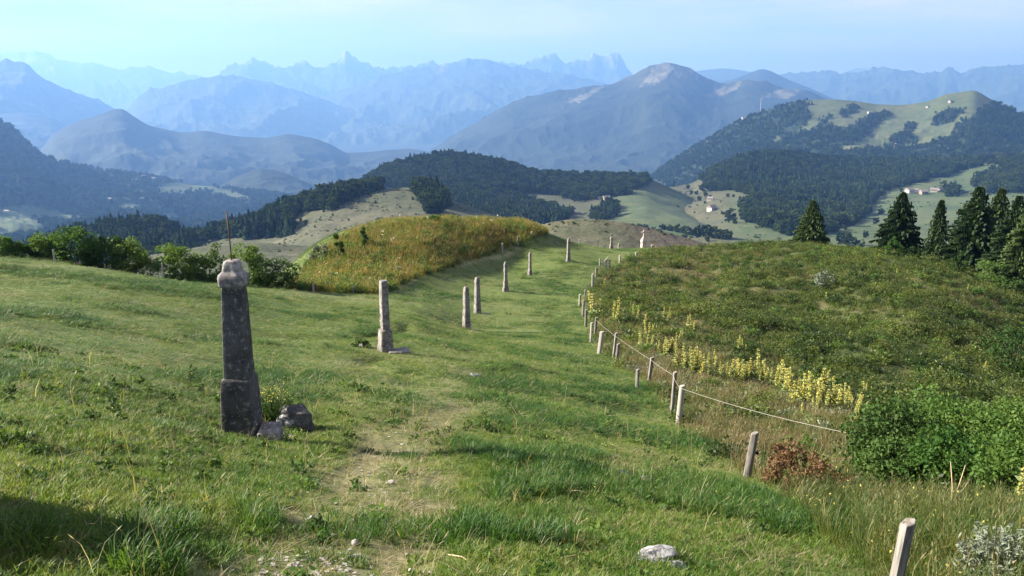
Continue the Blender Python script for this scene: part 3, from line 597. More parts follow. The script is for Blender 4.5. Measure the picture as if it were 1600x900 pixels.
    simple(828, 429, 394, 84, None, 'slender pillar with a small knob top on the green slope', [('plinth', [(0, 6.8), (.28, 5.4), (.29, 4.6)]), ('shaft', [(.28, 4.6), (.82, 3.6)]), ('cap', [(.815, 4.2), (.9, 4.4), (.97, 3.2), (1, 2)])], .6, seed=61)
    simple(888, 409.5, 372, 93, None, 'tall pale pillar on a square foot, left of the wooden gate', [('base', [(0, 8), (.1, 7.6), (.11, 6)]), ('shaft', [(.1, 6), (.82, 4.2)]), ('cap', [(.815, 4.9), (.87, 4.9), (.9, 3.8), (1, 2.6)])], .3, seed=71)
    o, g, Hh, k = simple(955, 393, 367, 125, None, 'slim grey pillar topped by a small stone cross near the crest', [('plinth', [(0, 6.6), (.3, 5.0), (.31, 4.2)]), ('shaft', [(.3, 4.2), (.7, 3.0)]), ('head', [(.69, 4.6), (.78, 4.8), (.84, 3.2)])], .2, seed=81)
    V, f = cross_mesh(Hh * .83, Hh * .24, .17, .05); link('cross', mesh_np('cross', V, f, [M['stone']]), o)
    o, g, Hh, k = simple(1005, 392.5, 369, 134, None, 'pinkish monument with broad base and shoulders carrying a stone cross', [('base', [(0, 12), (.16, 11), (.17, 8.6)]), ('shaft', [(.165, 8.6), (.6, 7.6)]), ('head', [(.595, 8.2), (.63, 8.8), (.76, 8.4), (.86, 5.0), (.93, 2.8), (1, 2.6)])], .25, 'pink', seed=91)
    V, f = cross_mesh(Hh * .99, Hh * .42, .27, .07); link('cross', mesh_np('cross', V, f, [M['pink']]), o)
    o, g, Hh, k = simple(1019.5, 394, 382.5, 136, None, 'short stone post with a dished top right of the pink monument', [('shaft', [(0, 3.4), (.72, 2.6)]), ('bowl', [(.71, 3.2), (.85, 5.6), (.98, 6.0), (1, 4.6)])], .2, seed=95)

# ------------------------------------------------------------------ fences
def post_mesh(h, r, seed, mat, slant=.02):
    V, f = tube([(0, 0, z) for z in (-.35, 0, h * .3, h * .6, h * .9, h - .006, h)], [r * 1.05, r, r * .98, r * .96, r * .95, r * .94, r * .84], 10)
    ring = np.arctan2(V[:, 1], V[:, 0]); V[:, :2] *= (1 + .09 * np.sin(ring * 2 + seed) + .05 * np.sin(ring * 5 + seed * 3))[:, None]
    top = V[:, 2] > h - .02; V[top, 2] += V[top, 0] / r * slant
    me = mesh_np('fence_post', V, f, [mat], True); me.set_sharp_from_angle(angle=math.radians(35)); return me
def post(u, vb, vt, wpx, R, label, group, pale=False, lean=(0, 0), ins=(), seed=0):
    R = rr(R); p = at(u, vb, R); g = Vector((p[0], p[1], gz(p[0], p[1]))); h = float(at(u, vt, R)[2] - g.z); r = max(wpx * mpp(g) / 2, .035)
    o = link('fence_post', post_mesh(h, r, seed, M['pale_wood' if pale else 'wood']), None, g, (lean[1], lean[0], seed)); tag(o, label, 'fence post', group)
    o.rotation_euler = (lean[1], lean[0], 0)
    for z in ins:
        V, f = merge([tube([(r * .8, 0, z), (r + .035, 0, z)], .012, 6), tube([(r + .035, 0, z - .022), (r + .035, 0, z + .022)], .02, 8)]); link('insulator', mesh_np('insulator', V, f, [M['black']], True), o)
    return o
ORD = 'nearest second third fourth fifth sixth seventh eighth ninth tenth eleventh twelfth thirteenth fourteenth fifteenth sixteenth seventeenth eighteenth nineteenth'.split()
def build_fences():
    G = 'posts of the fence on the right'
    right = [ # u, foot v, top v, width px, range, pale, lean
     (1384,985,810,23,5.6,0,(.075,0),'thick grey post in the bottom right corner of the meadow edge'),
     (1166,752,675,11.5,11.4,0,(.10,0),'grey post with black insulator beside the brown withered bush'),
     (1060,661,602,8.5,19.0,1,(.05,0),'pale squared-off post carrying the rope, second behind the withered bush'),
     (1050,643,581,6.5,20.4,0,(.03,0),'thin dark post directly behind the pale rope post'),
     (995,611,577,6.5,24,0,(0,0),'short stubby post standing alone inside the meadow'),
     (1014,602,558,6,25.5,0,(.08,0),'slim leaning post behind the short stubby post'),
     (963,569,537,5.5,29.5,0,(.08,0),'dark post leaning right, behind the slim leaning post'),
     (936,551,518,6.5,32.5,1,(.10,0),'pale leaning post at the lower end of the post row by the gentians'),
     (959,553,520,5,31.5,0,(.08,0),'brown leaning post right of the pale leaning one'),
     (923,530,504,4.5,38.5,1,(.03,0),'upright pale post by the first tall gentian'),
     (930,521,496,4.5,41,0,(.05,0),'dark post touching the first tall gentian'),
     (915.5,509,484,4.2,48.5,0,(0,0),'thin upright post in the middle of the curved row'),
     (910.5,489,469,4,54.5,0,(.04,0),'slanted post where the fence bends towards the ridge'),
     (906,479,460,4,60,1,(0,0),'pale upright post at the outermost bend of the fence'),
     (914,470,453,3.8,65,0,(.05,0),'thin slanted post just above the bend of the fence'),
     (926,444,428,3.8,75,1,(0,0),'pale post alone on the upper meadow edge'),
     (932,431,418,3.5,82,0,(0,0),'dark post below the wooden gate'),
     (968,411,399,3,96,1,(0,0),'pale post just right of the wooden gate'),
     (993.5,403,394,3,101.5,1,(0,0),'pale post below the pink monument')]
    for k, (u, vb, vt, wd, R, pale, lean, lab) in enumerate(right): post(u, vb, vt, wd, R, lab, G, pale, lean, ins=((.42,) if k == 1 else (.62, .2) if k == 2 else ()), seed=k * 1.3)
    G2 = 'posts of the fence on the crest'
    for k, (u, v0, v1, lab) in enumerate([(905.5,378,373.5,'leftmost tiny post on the crest'), (933.5,383,375,'tiny post on the crest left of the cross-topped pillar'), (966.5,388,380.5,'tiny post on the crest between cross-topped pillar and pink monument'), (1016,397,388,'dark tiny post beside the dished stone post'), (1036,395,388,'tiny post on the crest, first right of the dished stone post'), (1044,394,386,'tallest tiny post on the crest right of the dished stone post'), (1050,394.5,389.5,'short tiny post after the tallest one on the crest'), (1055,394.5,389,'tiny post on the crest before the dry grass'), (1071,393,387,'tiny post among dry grass on the crest'), (1077,392,385.5,'last tiny post on the crest before the low juniper')]):
        post(u, v0 + 2, v1, 2.2, 128 + k * .8, lab, G2, k % 2 == 0, seed=k)
    G3 = 'posts along the foot of the mound'
    for k, (u, v0, v1, R, lab) in enumerate([(490,459,443,53,'pale post left of the mound foot'), (552,462,447,55,'brown post at the front corner of the mound'), (652,438,426,70.5,'dark post on the lower edge of the mound'), (693,424,413,80,'thin post halfway along the mound edge'), (728,413,402,86.5,'faint post on the mound edge above the trodden track'), (754,405,394,91,'pale post on the upper half of the mound edge'), (785,392,380,96.5,'pale post against the dark upper mound edge'), (809,381,369.5,101,'post second from the top of the mound edge'), (831,374,362,105,'topmost post at the far end of the mound edge')]):
        post(u, v0, v1, 2.8, R, lab, G3, k % 2 == 0, seed=k)
    G4 = 'posts by the left hedge'
    post(86, 413, 389, 2.6, 51, 'thin pale post in front of the left hedge', G4, True, seed=2); post(256, 441, 410, 2.6, 48.5, 'thin pale post in front of the rightmost hedge shrubs', G4, True, seed=4)
    # rope
    pts = [at(931,500,rr(41)), at(960,524,31.3), at(1016.5,562,25.4), at(1050.5,585,20.3), at(1062,606,18.9)]
    end = at(1362, 684, 13.6); a = np.array(pts[-1]); fine = []
    for p, q in zip(pts[:-1], pts[1:]):
        for t in np.linspace(0, 1, 6, endpoint=False): z = p + (q - p) * t; z = z - np.array([0, 0, .02 * 4 * t * (1 - t)]); fine.append(z)
    for t in np.linspace(0, 1, 18): z = a + (end - a) * t; fine.append(z - np.array([0, 0, .08 * 4 * t * (1 - t)]))
    V, f = tube(fine, .0038, 6); tag(link('fence_rope', mesh_np('fence_rope', V, f, [M['rope']], True)), 'pale rope strung between the fence posts and into the green bush', 'rope')
    # wooden gate on the upper meadow
    g = gp(937, 420, 90.9); k = mpp(g); o = tag(empty('wooden_gate', g, -.25), 'small grey wooden gate with one bar sticking up, on the upper meadow', 'gate')
    wv = 15.5 * k; hv = 14 * k
    for x, hh in ((0, hv), (wv * .62, hv * .8), (wv, hv * .95)):
        V, f = tube([(x, 0, -.3), (x, 0, hh)], .07, 8); link('post', mesh_np('post', V, f, [M['wood']], True), o)
    for z in (.28, .55, .8):
        V, f = loft([(z * hv - .04, wv / 2, .025, .01, wv / 2, -.06), (z * hv + .04, wv / 2, .025, .01, wv / 2, -.06)], 1); link('rail', mesh_np('rail', V, f, [M['wood']]), o)
    V, f = tube([(wv * .50, -.1, hv * .75), (wv * .95, -.12, hv * 1.38)], .05, 6); link('raised_bar', mesh_np('raised_bar', V, f, [M['pale_wood']], True), o)

# ------------------------------------------------------------------ rocks and stones
def build_rocks():
    def rock(u, v, size, label, name='rock', mat='rock', seed=1, sink=.25, R=None, cat='rock', rz=0.0, sub=3, group=None):
        p = hit(u, v) if R is None else gp(u, v, R); o = link(name, rock_mesh(name, size, M[mat], seed, sub=sub), None, (p.x, p.y, p.z + size[2] * (1 - 2 * sink) * .5), (0, 0, rz)); return tag(o, label, cat, group)
    rock(463, 642, (.30, .26, .36), 'jagged dark rock on the hump right of the nearest pillar', mat='dark_stone', seed=3, R=12.6, sink=0.1)
    rock(445, 636, (.16, .13, .16), 'small pointed rock just left of the jagged dark one', seed=5, R=12.5, sink=0)
    rock(418, 645, (.10, .08, .06), 'small pale rock close behind the nearest pillar', seed=7, R=12.2, mat='pebble')
    rock(432, 650, (.11, .09, .07), 'small grey rock between pillar and jagged rock', seed=9, R=12.0)
    rock(452, 655, (.08, .06, .045), 'flat pale stone below the jagged rock', seed=11, R=11.9, mat='pebble')
    rock(741, 590, (.20, .15, .10), 'pale flat-topped rock lying alone in the mid meadow', seed=13, mat='rock')
    rock(569, 545, (.16, .12, .09), 'low rock on the dark tuft left of the second pillar', seed=15, R=25.6)
    rock(975, 747, (.16, .11, .085), 'left one of two pale rocks sunk in the trampled straw', seed=17, mat='rock'); rock(1003, 754, (.17, .11, .08), 'right one of two pale rocks sunk in the trampled straw', seed=19, mat='rock')
    rock(1020, 872, (.24, .13, .055), 'lichen-spotted rock at the lower edge of the meadow', seed=21, mat='rock', rz=.4, sink=.1); rock(1058, 886, (.08, .07, .04), 'darker stone at the right end of the lichen-spotted rock', seed=23)
    rock(556, 853, (.036, .03, .034), 'round white stone lying on the trodden path', 'stone', 'pebble', 25, .05, cat='stone', sub=2)
    rock(641, 895, (.035, .027, .022), 'oblong white stone at the bottom edge beside the path', 'stone', 'pebble', 27, .1, cat='stone', sub=2)
    for k, (u, v, s, lab) in enumerate([(489, 812, .036, 'largest stone of the small heap left of the path'), (481, 814, .024, 'left stone of the small heap by the path'), (497, 808, .024, 'right stone of the small heap by the path')]): rock(u, v, (s, s * .8, s * .8), lab, 'stone', 'pebble', 31 + k, .0, cat='stone', sub=2)
    rock(610, 757, (.06, .05, .03), 'flat stone sunk in the bare patch of the path', 'stone', 'pebble', 41, .2, cat='stone', sub=2)
    # boulder standing at the left, mostly out of the picture; its shadow lies over the bottom left corner
    b = link('boulder', rock_mesh('boulder', (1.1, .9, 1.0), M['rock'], 77, sub=4, rough=.2), None, (-4.80, 4.62, gz(-4.80, 4.62) + .40), (0, 0, .5)); tag(b, 'dark boulder cut off by the left edge, throwing the corner shadow', 'boulder')
    # gravel of the path
    rg = np.random.default_rng(5); parts = []
    for k in range(290):
        t = rg.uniform(0, 1) ** 1.6; i = t * (len(PATH) - 3); j = int(i); q = i - j; x = PATH[j][0] * (1 - q) + PATH[j + 1][0] * q + rg.normal() * .3; y = PATH[j][1] * (1 - q) + PATH[j + 1][1] * q + rg.normal() * .15
        if k < 90: p = hit(rg.uniform(405, 560), rg.uniform(870, 915)); x, y = p.x, p.y
        s = rg.uniform(.006, .017); v = rg.normal(size=(8, 3)); cube = np.array([[a, b_, c] for a in (-1, 1) for b_ in (-1, 1) for c in (-1, 1)], float) + v * .25
        f = np.array([[0, 1, 3, 2], [4, 6, 7, 5], [0, 4, 5, 1], [2, 3, 7, 6], [0, 2, 6, 4], [1, 5, 7, 3]]); parts.append((cube * s * np.array([1, .9, .7]) + np.array([x, y, gz(x, y) + s * .4]), [f]))
    V, f = merge(parts); tag(link('gravel', mesh_np('gravel', V, f, [M['pebble']])), 'pale gravel and pebbles strewn on the path at the bottom edge', 'gravel', kind='stuff')

# ------------------------------------------------------------------ far chalets
def house(p, w_, d_, h_, rz, label, group):
    o = tag(empty('chalet', p, rz), label, 'house', group)
    V, f = loft([(-2, w_ / 2, d_ / 2, .02, 0, 0), (h_, w_ / 2, d_ / 2, .02, 0, 0)], 1); link('wall', mesh_np('wall', V, f, [M['wall']]), o)
    e = .8; r = h_ + d_ * .34; x = w_ / 2 + e; y = d_ / 2 + e
    # solid gable wedge with eaves
    v = np.array([(-x, -y, h_ - .25), (x, -y, h_ - .25), (x, y, h_ - .25), (-x, y, h_ - .25), (-x, 0, r), (x, 0, r)]); link('roof', mesh_np('roof', v, [np.array([[0, 1, 5, 4], [2, 3, 4, 5], [0, 3, 2, 1]]), np.array([[1, 2, 5], [3, 0, 4]])], [M['roof']]), o)
    for xx in (-w_ * .28, 0, w_ * .28):
        V, f = loft([(h_ * .35, .6, .05, .01, xx, -d_ / 2 - .03), (h_ * .7, .6, .05, .01, xx, -d_ / 2 - .03)], 1); link('window', mesh_np('window', V, f, [M['pane']]), o)
def build_houses(H):
    G = 'chalets in the valley'
    L = [('right',992,294,9,'chalet half hidden in trees left of the hamlet'),('right',997,307,12,'long-roofed chalet at the left end of the hamlet'),('right',1009,307,11,'second chalet from the left in the hamlet'),('right',1015,303,10,'chalet in the middle of the hamlet'),('right',1021,299,10,'bright-roofed chalet at the back of the hamlet'),('right',1029,299,11,'chalet at the right end of the hamlet'),('right',1030,288,9,'chalet uphill of the hamlet below the bare earth'),
     ('right',1008,337,11,'lone chalet on the pale pasture below the hamlet'),('right',1110,313,9,'white chalet beside the round pasture trees'),('right',1112,329,13,'long low barn on the tan pasture right of the hamlet'),('wood',947,312,10,'chalet at the dark forest foot, right of a pair'),('wood',939,312,8,'chalet at the dark forest foot, left of a pair'),('wood',893.5,333,9,'white house with grey roof behind the brown knoll'),
     ('right',1262,252,12,'chalet in the small clearing high in the forest'),('right',1196,313,11,'pale chalet at the lower forest edge'),('right',1421,301,14,'leftmost farmhouse of the meadow farm row'),('right',1430,300,10,'dark-gabled farmhouse in the meadow farm row'),('right',1443,303,13,'low shed in the middle of the meadow farm row'),('right',1459,300,12,'white farmhouse right in the meadow farm row'),('right',1467,299,12,'rightmost farmhouse of the meadow row, by the tree clump')]
    for k, (h, u, v, wd, lab) in enumerate(L): house(hill_hit(H[h], u, v), wd, wd * .75, wd * .42, (.4, -.3, .15, -.5, .7)[k % 5], lab, G)
    L = [('alp',1164,174,20,'pale building at the left shoulder of the alpine hill'),('alp',1359,177,16,'chalet on the open alp near a tree patch'),('alp',1485,160,17,'bright alpine chalet below the summit'),('alp',1449,168,14,'alpine chalet left of the bright one'),('alp',1400,227,17,'farm at the lower edge of the alpine hill')]
    for k, (h, u, v, wd, lab) in enumerate(L): house(hill_hit(H[h], u, v), wd, wd * .6, wd * .33, .3 * k, lab, 'chalets on the alpine hill')
    rg = np.random.default_rng(3)
    spots = [(205,283),(212,281),(217,283),(199,292),(172,314),(257,284),(240,280),(12,334),(225,277)]
    for k, (u, v) in enumerate(spots): house(hill_hit(H['lefts'], u, v), 17, 11, 6, rg.uniform(-.6, .6), ['uppermost left tiny house of the hazy valley village', 'tiny house at the top of the hazy valley village', 'tiny house right of the top ones in the hazy village', 'tiny house below the main cluster of the hazy village', 'lone tiny house low on the wooded left slope', 'tiny house at the upper edge of the hazy green field', 'tiny house left of the hazy green field', 'tiny house in the pale fields at the left edge', 'tiny house highest up in the hazy valley'][k], 'houses of the hazy valley village')
    p = hill_hit(H['alp'], 1188, 176); V, f = tube([p, p + Vector((0, 0, 62))], [1.2, .5], 5); tag(link('mast', mesh_np('mast', V, f, [M['wall']])), 'thin radio mast on the wooded shoulder of the alpine hill', 'mast')
ORD2 = 'first second third fourth fifth sixth seventh eighth ninth tenth eleventh twelfth thirteenth fourteenth fifteenth sixteenth seventeenth'.split() + ['low front', 'stunted middle', 'stunted left']
DOTS = ['left bush of the pair in the middle of the pasture hill', 'right, larger bush of the pair on the pasture hill', 'bush near the forest tip at the pasture foot', 'small bush high on the pasture hill, left of the black dot pair', 'small bush high on the pasture hill, right of that', 'tiny bush just under the pasture hilltop', 'tiny bush below the forest strip edge', 'tiny bush halfway down the pasture hill', 'tiny bush above the bush pair on the pasture', 'tiniest bush on the middle of the pasture hill', 'tiny bush right on the pasture hill above the mound', 'bush beside the forest corner on the pasture hill', 'tiny bush below the bush pair on the pasture hill']
# ------------------------------------------------------------------ foliage builders
def leaf_quads(c, L, W, r, up=0.3, axis=None, bend=0.0):
    """diamond leaves centred on c; L, W half lengths"""
    n = len(c); d = r.normal(size=(n, 3)) if axis is None else axis + r.normal(size=(n, 3)) * .35
    d /= np.linalg.norm(d, axis=1)[:, None] + 1e-9
    nn = r.normal(size=(n, 3)); nn[:, 2] += up * 2; s = np.cross(d, nn); s /= np.linalg.norm(s, axis=1)[:, None] + 1e-9
    L = np.broadcast_to(L, (n,))[:, None]; W = np.broadcast_to(W, (n,))[:, None]
    V = np.stack([c - d * L, c + s * W - d * L * .1, c + d * L, c - s * W - d * L * .1], 1)
    if bend: V[:, 2, 2] -= bend * L[:, 0]
    V = V.reshape(-1, 3)
    return V, [np.arange(4 * n).reshape(n, 4)]
def crown_mesh(name, rx, ry, rz, n_clump, n_leaf, leaf, mat, seed, zc=None, clump=.30, low=0.25):
    """uneven crown: clumps of leaves spread through an ellipsoid"""
    r = np.random.default_rng(seed); zc = rz * .95 if zc is None else zc; parts = []
    d = r.normal(size=(n_clump, 3)); d /= np.linalg.norm(d, axis=1)[:, None]; rad = r.uniform(.25, 1, n_clump) ** .45
    rad = rad * (1 + .28 * fbm(d[:, 0] * 1.6 + seed, d[:, 1] * 1.6 + d[:, 2] * 2, 2, seed)); cs = d * rad[:, None] * np.array([rx, ry, rz]); cs[:, 2] = np.maximum(cs[:, 2], -zc + low * rz) + zc
    cl = clump * (rx + ry + rz) / 3 * r.uniform(.55, 1.25, n_clump)
    for k in range(n_clump):
        q = r.normal(size=(n_leaf, 3)); q /= np.linalg.norm(q, axis=1)[:, None]; q *= (r.uniform(.3, 1, n_leaf) ** .4)[:, None] * cl[k] * np.array([1, 1, .75]); c = cs[k] + q
        c[:, 2] = np.maximum(c[:, 2], .02); parts.append(leaf_quads(c, leaf * r.uniform(.6, 1.3, n_leaf), leaf * .55 * r.uniform(.7, 1.2, n_leaf), r))
    V, f = merge(parts); return mesh_np(name, V, f, [mat]), cs
def stems(name, cs, mat, seed, n=7, r0=.03):
    r = np.random.default_rng(seed); parts = []
    for k in r.choice(len(cs), min(n, len(cs)), replace=False):
        e = cs[k]; parts.append(tube([(r.normal() * .06, r.normal() * .06, -.15), (e[0] * .35, e[1] * .35, e[2] * .5), tuple(e)], [r0, r0 * .7, r0 * .25], 5))
    V, f = merge(parts); return mesh_np(name, V, f, [mat], True)
def shrub(p, rx, ry, rz, label, mat='leaf', seed=1, n_clump=40, n_leaf=70, leaf=.05, name='shrub', cat='shrub', group=None, clump=.30, rz_=0.0):
    o = tag(empty(name, p, rz_), label, cat, group); me, cs = crown_mesh('foliage', rx, ry, rz, n_clump, n_leaf, leaf, M[mat], seed, clump=clump); link('foliage', me, o); link('stem', stems('stem', cs, M['bark'], seed, 8, .006 + .016 * (rx + rz) / 2), o); return o
def sprig_mesh(name, rx, h, n, leaf, mat, seed, per=16):
    """upright leafy sprigs fanning out from one root"""
    r = np.random.default_rng(seed); parts = []
    for k in range(n):
        a = r.uniform(0, 6.283); q = math.sqrt(r.random()); hh = h * r.uniform(.5, 1.15) * (1 - .35 * q); e = np.array([math.cos(a) * rx * q, math.sin(a) * rx * q, hh]); b = e * np.array([.45, .45, 0]); m = b * .4 + e * .6 + np.array([0, 0, hh * .12])
        parts.append(tube([b - np.array([0, 0, .05]), m, e], [.005, .004, .002], 4, False)); t = r.uniform(.2, 1, per)[:, None]; c = b * (1 - t) ** 2 + 2 * m * t * (1 - t) + e * t * t; parts.append(leaf_quads(c + r.normal(size=(per, 3)) * leaf * .5, leaf * r.uniform(.6, 1.3, per), leaf * .3, r, .4))
    V, f = merge(parts); return mesh_np(name, V, f, [mat])
def spruce_meshes(Hh, Rb, seed, whorl=.42):
    r = np.random.default_rng(seed); tr = tube([(0, 0, -.6), (0, 0, Hh * .5), (0, 0, Hh)], [.018 * Hh, .011 * Hh, .01], 8); parts = []; z = Hh * .03
    while z < Hh * .985:
        t = 1 - z / Hh; ln = Rb * (t ** .82) + .12; nb = int(6 + 6 * t); a0 = r.uniform(0, 6.3)
        for k in range(nb):
            a = a0 + 6.283 * k / nb + r.normal() * .18; l = ln * r.uniform(.55, 1.15); rise = .12 + .45 * (1 - t); dr = np.array([math.cos(a), math.sin(a), 0.]); side = np.array([-math.sin(a), math.cos(a), 0.])
            m = max(3, int(l / .22)); s = np.linspace(.08, 1, m) + r.normal(size=m) * .02
            c = dr[None] * (s * l)[:, None]; c[:, 2] = z + l * (rise * s - .55 * s * s + .12 * s ** 4) * .8
            for sgn in (-1, 1):
                w_ = (.14 + .36 * np.sin(np.clip(s, 0, 1) * 2.6)) * min(l, 1.6) * .55; tip = c + side * sgn * w_[:, None] + dr * (w_ * .9)[:, None]; tip[:, 2] -= w_ * r.uniform(.15, .6, m)
                b = c - dr * .10; e = c + dr * .10; hang = (c + tip) / 2 + dr * .05; hang[:, 2] -= .18 + .22 * r.random(m)
                V = np.stack([b, e, tip, hang], 1).reshape(-1, 3); i = np.arange(m) * 4; parts.append((V, [np.concatenate([np.stack([i, i + 1, i + 2], 1), np.stack([i, i + 2, i + 3], 1)])]))
            e = c[-1]; parts.append((np.array([e - side * .06, e + side * .06, e + dr * .28 + np.array([0, 0, .04])]), [np.array([[0, 1, 2]])]))
        z += whorl * r.uniform(.6, 1.1) * (.42 + .38 * t)
    V, f = merge(parts); tv, tf = tr; return mesh_np('trunk', tv, tf, [M['bark']], True), mesh_np('crown', V, f, [M['needle']])
def far_conifer(name, seed, mat):
    r = np.random.default_rng(seed); parts = [tube([(0, 0, -.05), (0, 0, .9)], [.02, .004], 4, False)]
    for z, rr in ((.06, .20), (.18, .185), (.31, .16), (.45, .13), (.59, .10), (.72, .07), (.84, .045)):
        n = 9; a = np.linspace(0, 6.283, n, endpoint=False) + r.uniform(0, 1); q = rr * r.uniform(.6, 1.25, n); ring = np.stack([np.cos(a) * q, np.sin(a) * q, z + r.normal(size=n) * .018 - .01], 1)
        V = np.vstack([ring, [[r.normal() * .008, r.normal() * .008, min(z + .24, 1)]]]); k = np.arange(n); parts.append((V, [np.stack([k, (k + 1) % n, np.full(n, n)], 1)]))
    V, f = merge(parts); return mesh_np(name, V, f, [mat])
def far_broadleaf(name, seed, mat, n=230, leaf=.085):
    r = np.random.default_rng(seed); me, cs = crown_mesh(name, .36, .36, .46, 26, n // 12, leaf, mat, seed, zc=.52, clump=.34, low=.1); return me
def forest_core(name, seed, mat):
    bm = bmesh.new(); bmesh.ops.create_icosphere(bm, subdivisions=2, radius=1); v = np.array([p.co[:] for p in bm.verts]); v *= (1 + .35 * fbm(v[:, 0] * 2 + seed, v[:, 1] * 2 + v[:, 2] * 3, 3, seed))[:, None]
    for p, q in zip(bm.verts, v * np.array([.3, .3, .4]) + np.array([0, 0, .5])): p.co = q
    me = bpy.data.meshes.new(name); bm.to_mesh(me); bm.free(); me.materials.append(mat); return me

# ------------------------------------------------------------------ scattering of uncountable stuff through geometry nodes
def scatter(name, label, cat, pts, rot, scl, idx, protos):
    src = bpy.data.collections.new(name + '_source')
    for k, me in enumerate(protos): src.objects.link(bpy.data.objects.new('%s_piece_%02d' % (name, k), me))
    me = bpy.data.meshes.new(name); n = len(pts); me.vertices.add(n); me.vertices.foreach_set('co', np.asarray(pts, np.float32).ravel())
    scl = np.asarray(scl, np.float32); scl = np.repeat(scl[:, None], 3, 1) if scl.ndim == 1 else scl
    for an, ty, key, val in (('rot', 'FLOAT_VECTOR', 'vector', np.asarray(rot, np.float32)), ('scl', 'FLOAT_VECTOR', 'vector', scl), ('idx', 'INT', 'value', np.asarray(idx, np.int32))):
        a = me.attributes.new(an, ty, 'POINT'); a.data.foreach_set(key, np.ascontiguousarray(val).ravel())
    o = tag(link(name, me), label, cat, kind='stuff')
    t = bpy.data.node_groups.new(name, 'GeometryNodeTree'); t.interface.new_socket('Geometry', in_out='INPUT', socket_type='NodeSocketGeometry'); t.interface.new_socket('Geometry', in_out='OUTPUT', socket_type='NodeSocketGeometry')
    N = t.nodes; gi = N.new('NodeGroupInput'); go = N.new('NodeGroupOutput'); ci = N.new('GeometryNodeCollectionInfo'); ci.inputs['Collection'].default_value = src; ci.inputs['Separate Children'].default_value = True; ci.inputs['Reset Children'].default_value = True
    ip = N.new('GeometryNodeInstanceOnPoints'); ip.inputs['Pick Instance'].default_value = True
    def na(nm, ty):
        q = N.new('GeometryNodeInputNamedAttribute'); q.data_type = ty; q.inputs['Name'].default_value = nm; return [s for s in q.outputs if s.enabled and s.name == 'Attribute'][0]
    t.links.new(gi.outputs[0], ip.inputs['Points']); t.links.new(ci.outputs[0], ip.inputs['Instance']); t.links.new(na('idx', 'INT'), ip.inputs['Instance Index'])
    e = N.new('FunctionNodeEulerToRotation'); t.links.new(na('rot', 'FLOAT_VECTOR'), e.inputs[0]); t.links.new(e.outputs[0], ip.inputs['Rotation']); t.links.new(na('scl', 'FLOAT_VECTOR'), ip.inputs['Scale']); t.links.new(ip.outputs[0], go.inputs[0])
    md = o.modifiers.new('scatter', 'NODES'); md.node_group = t; return o

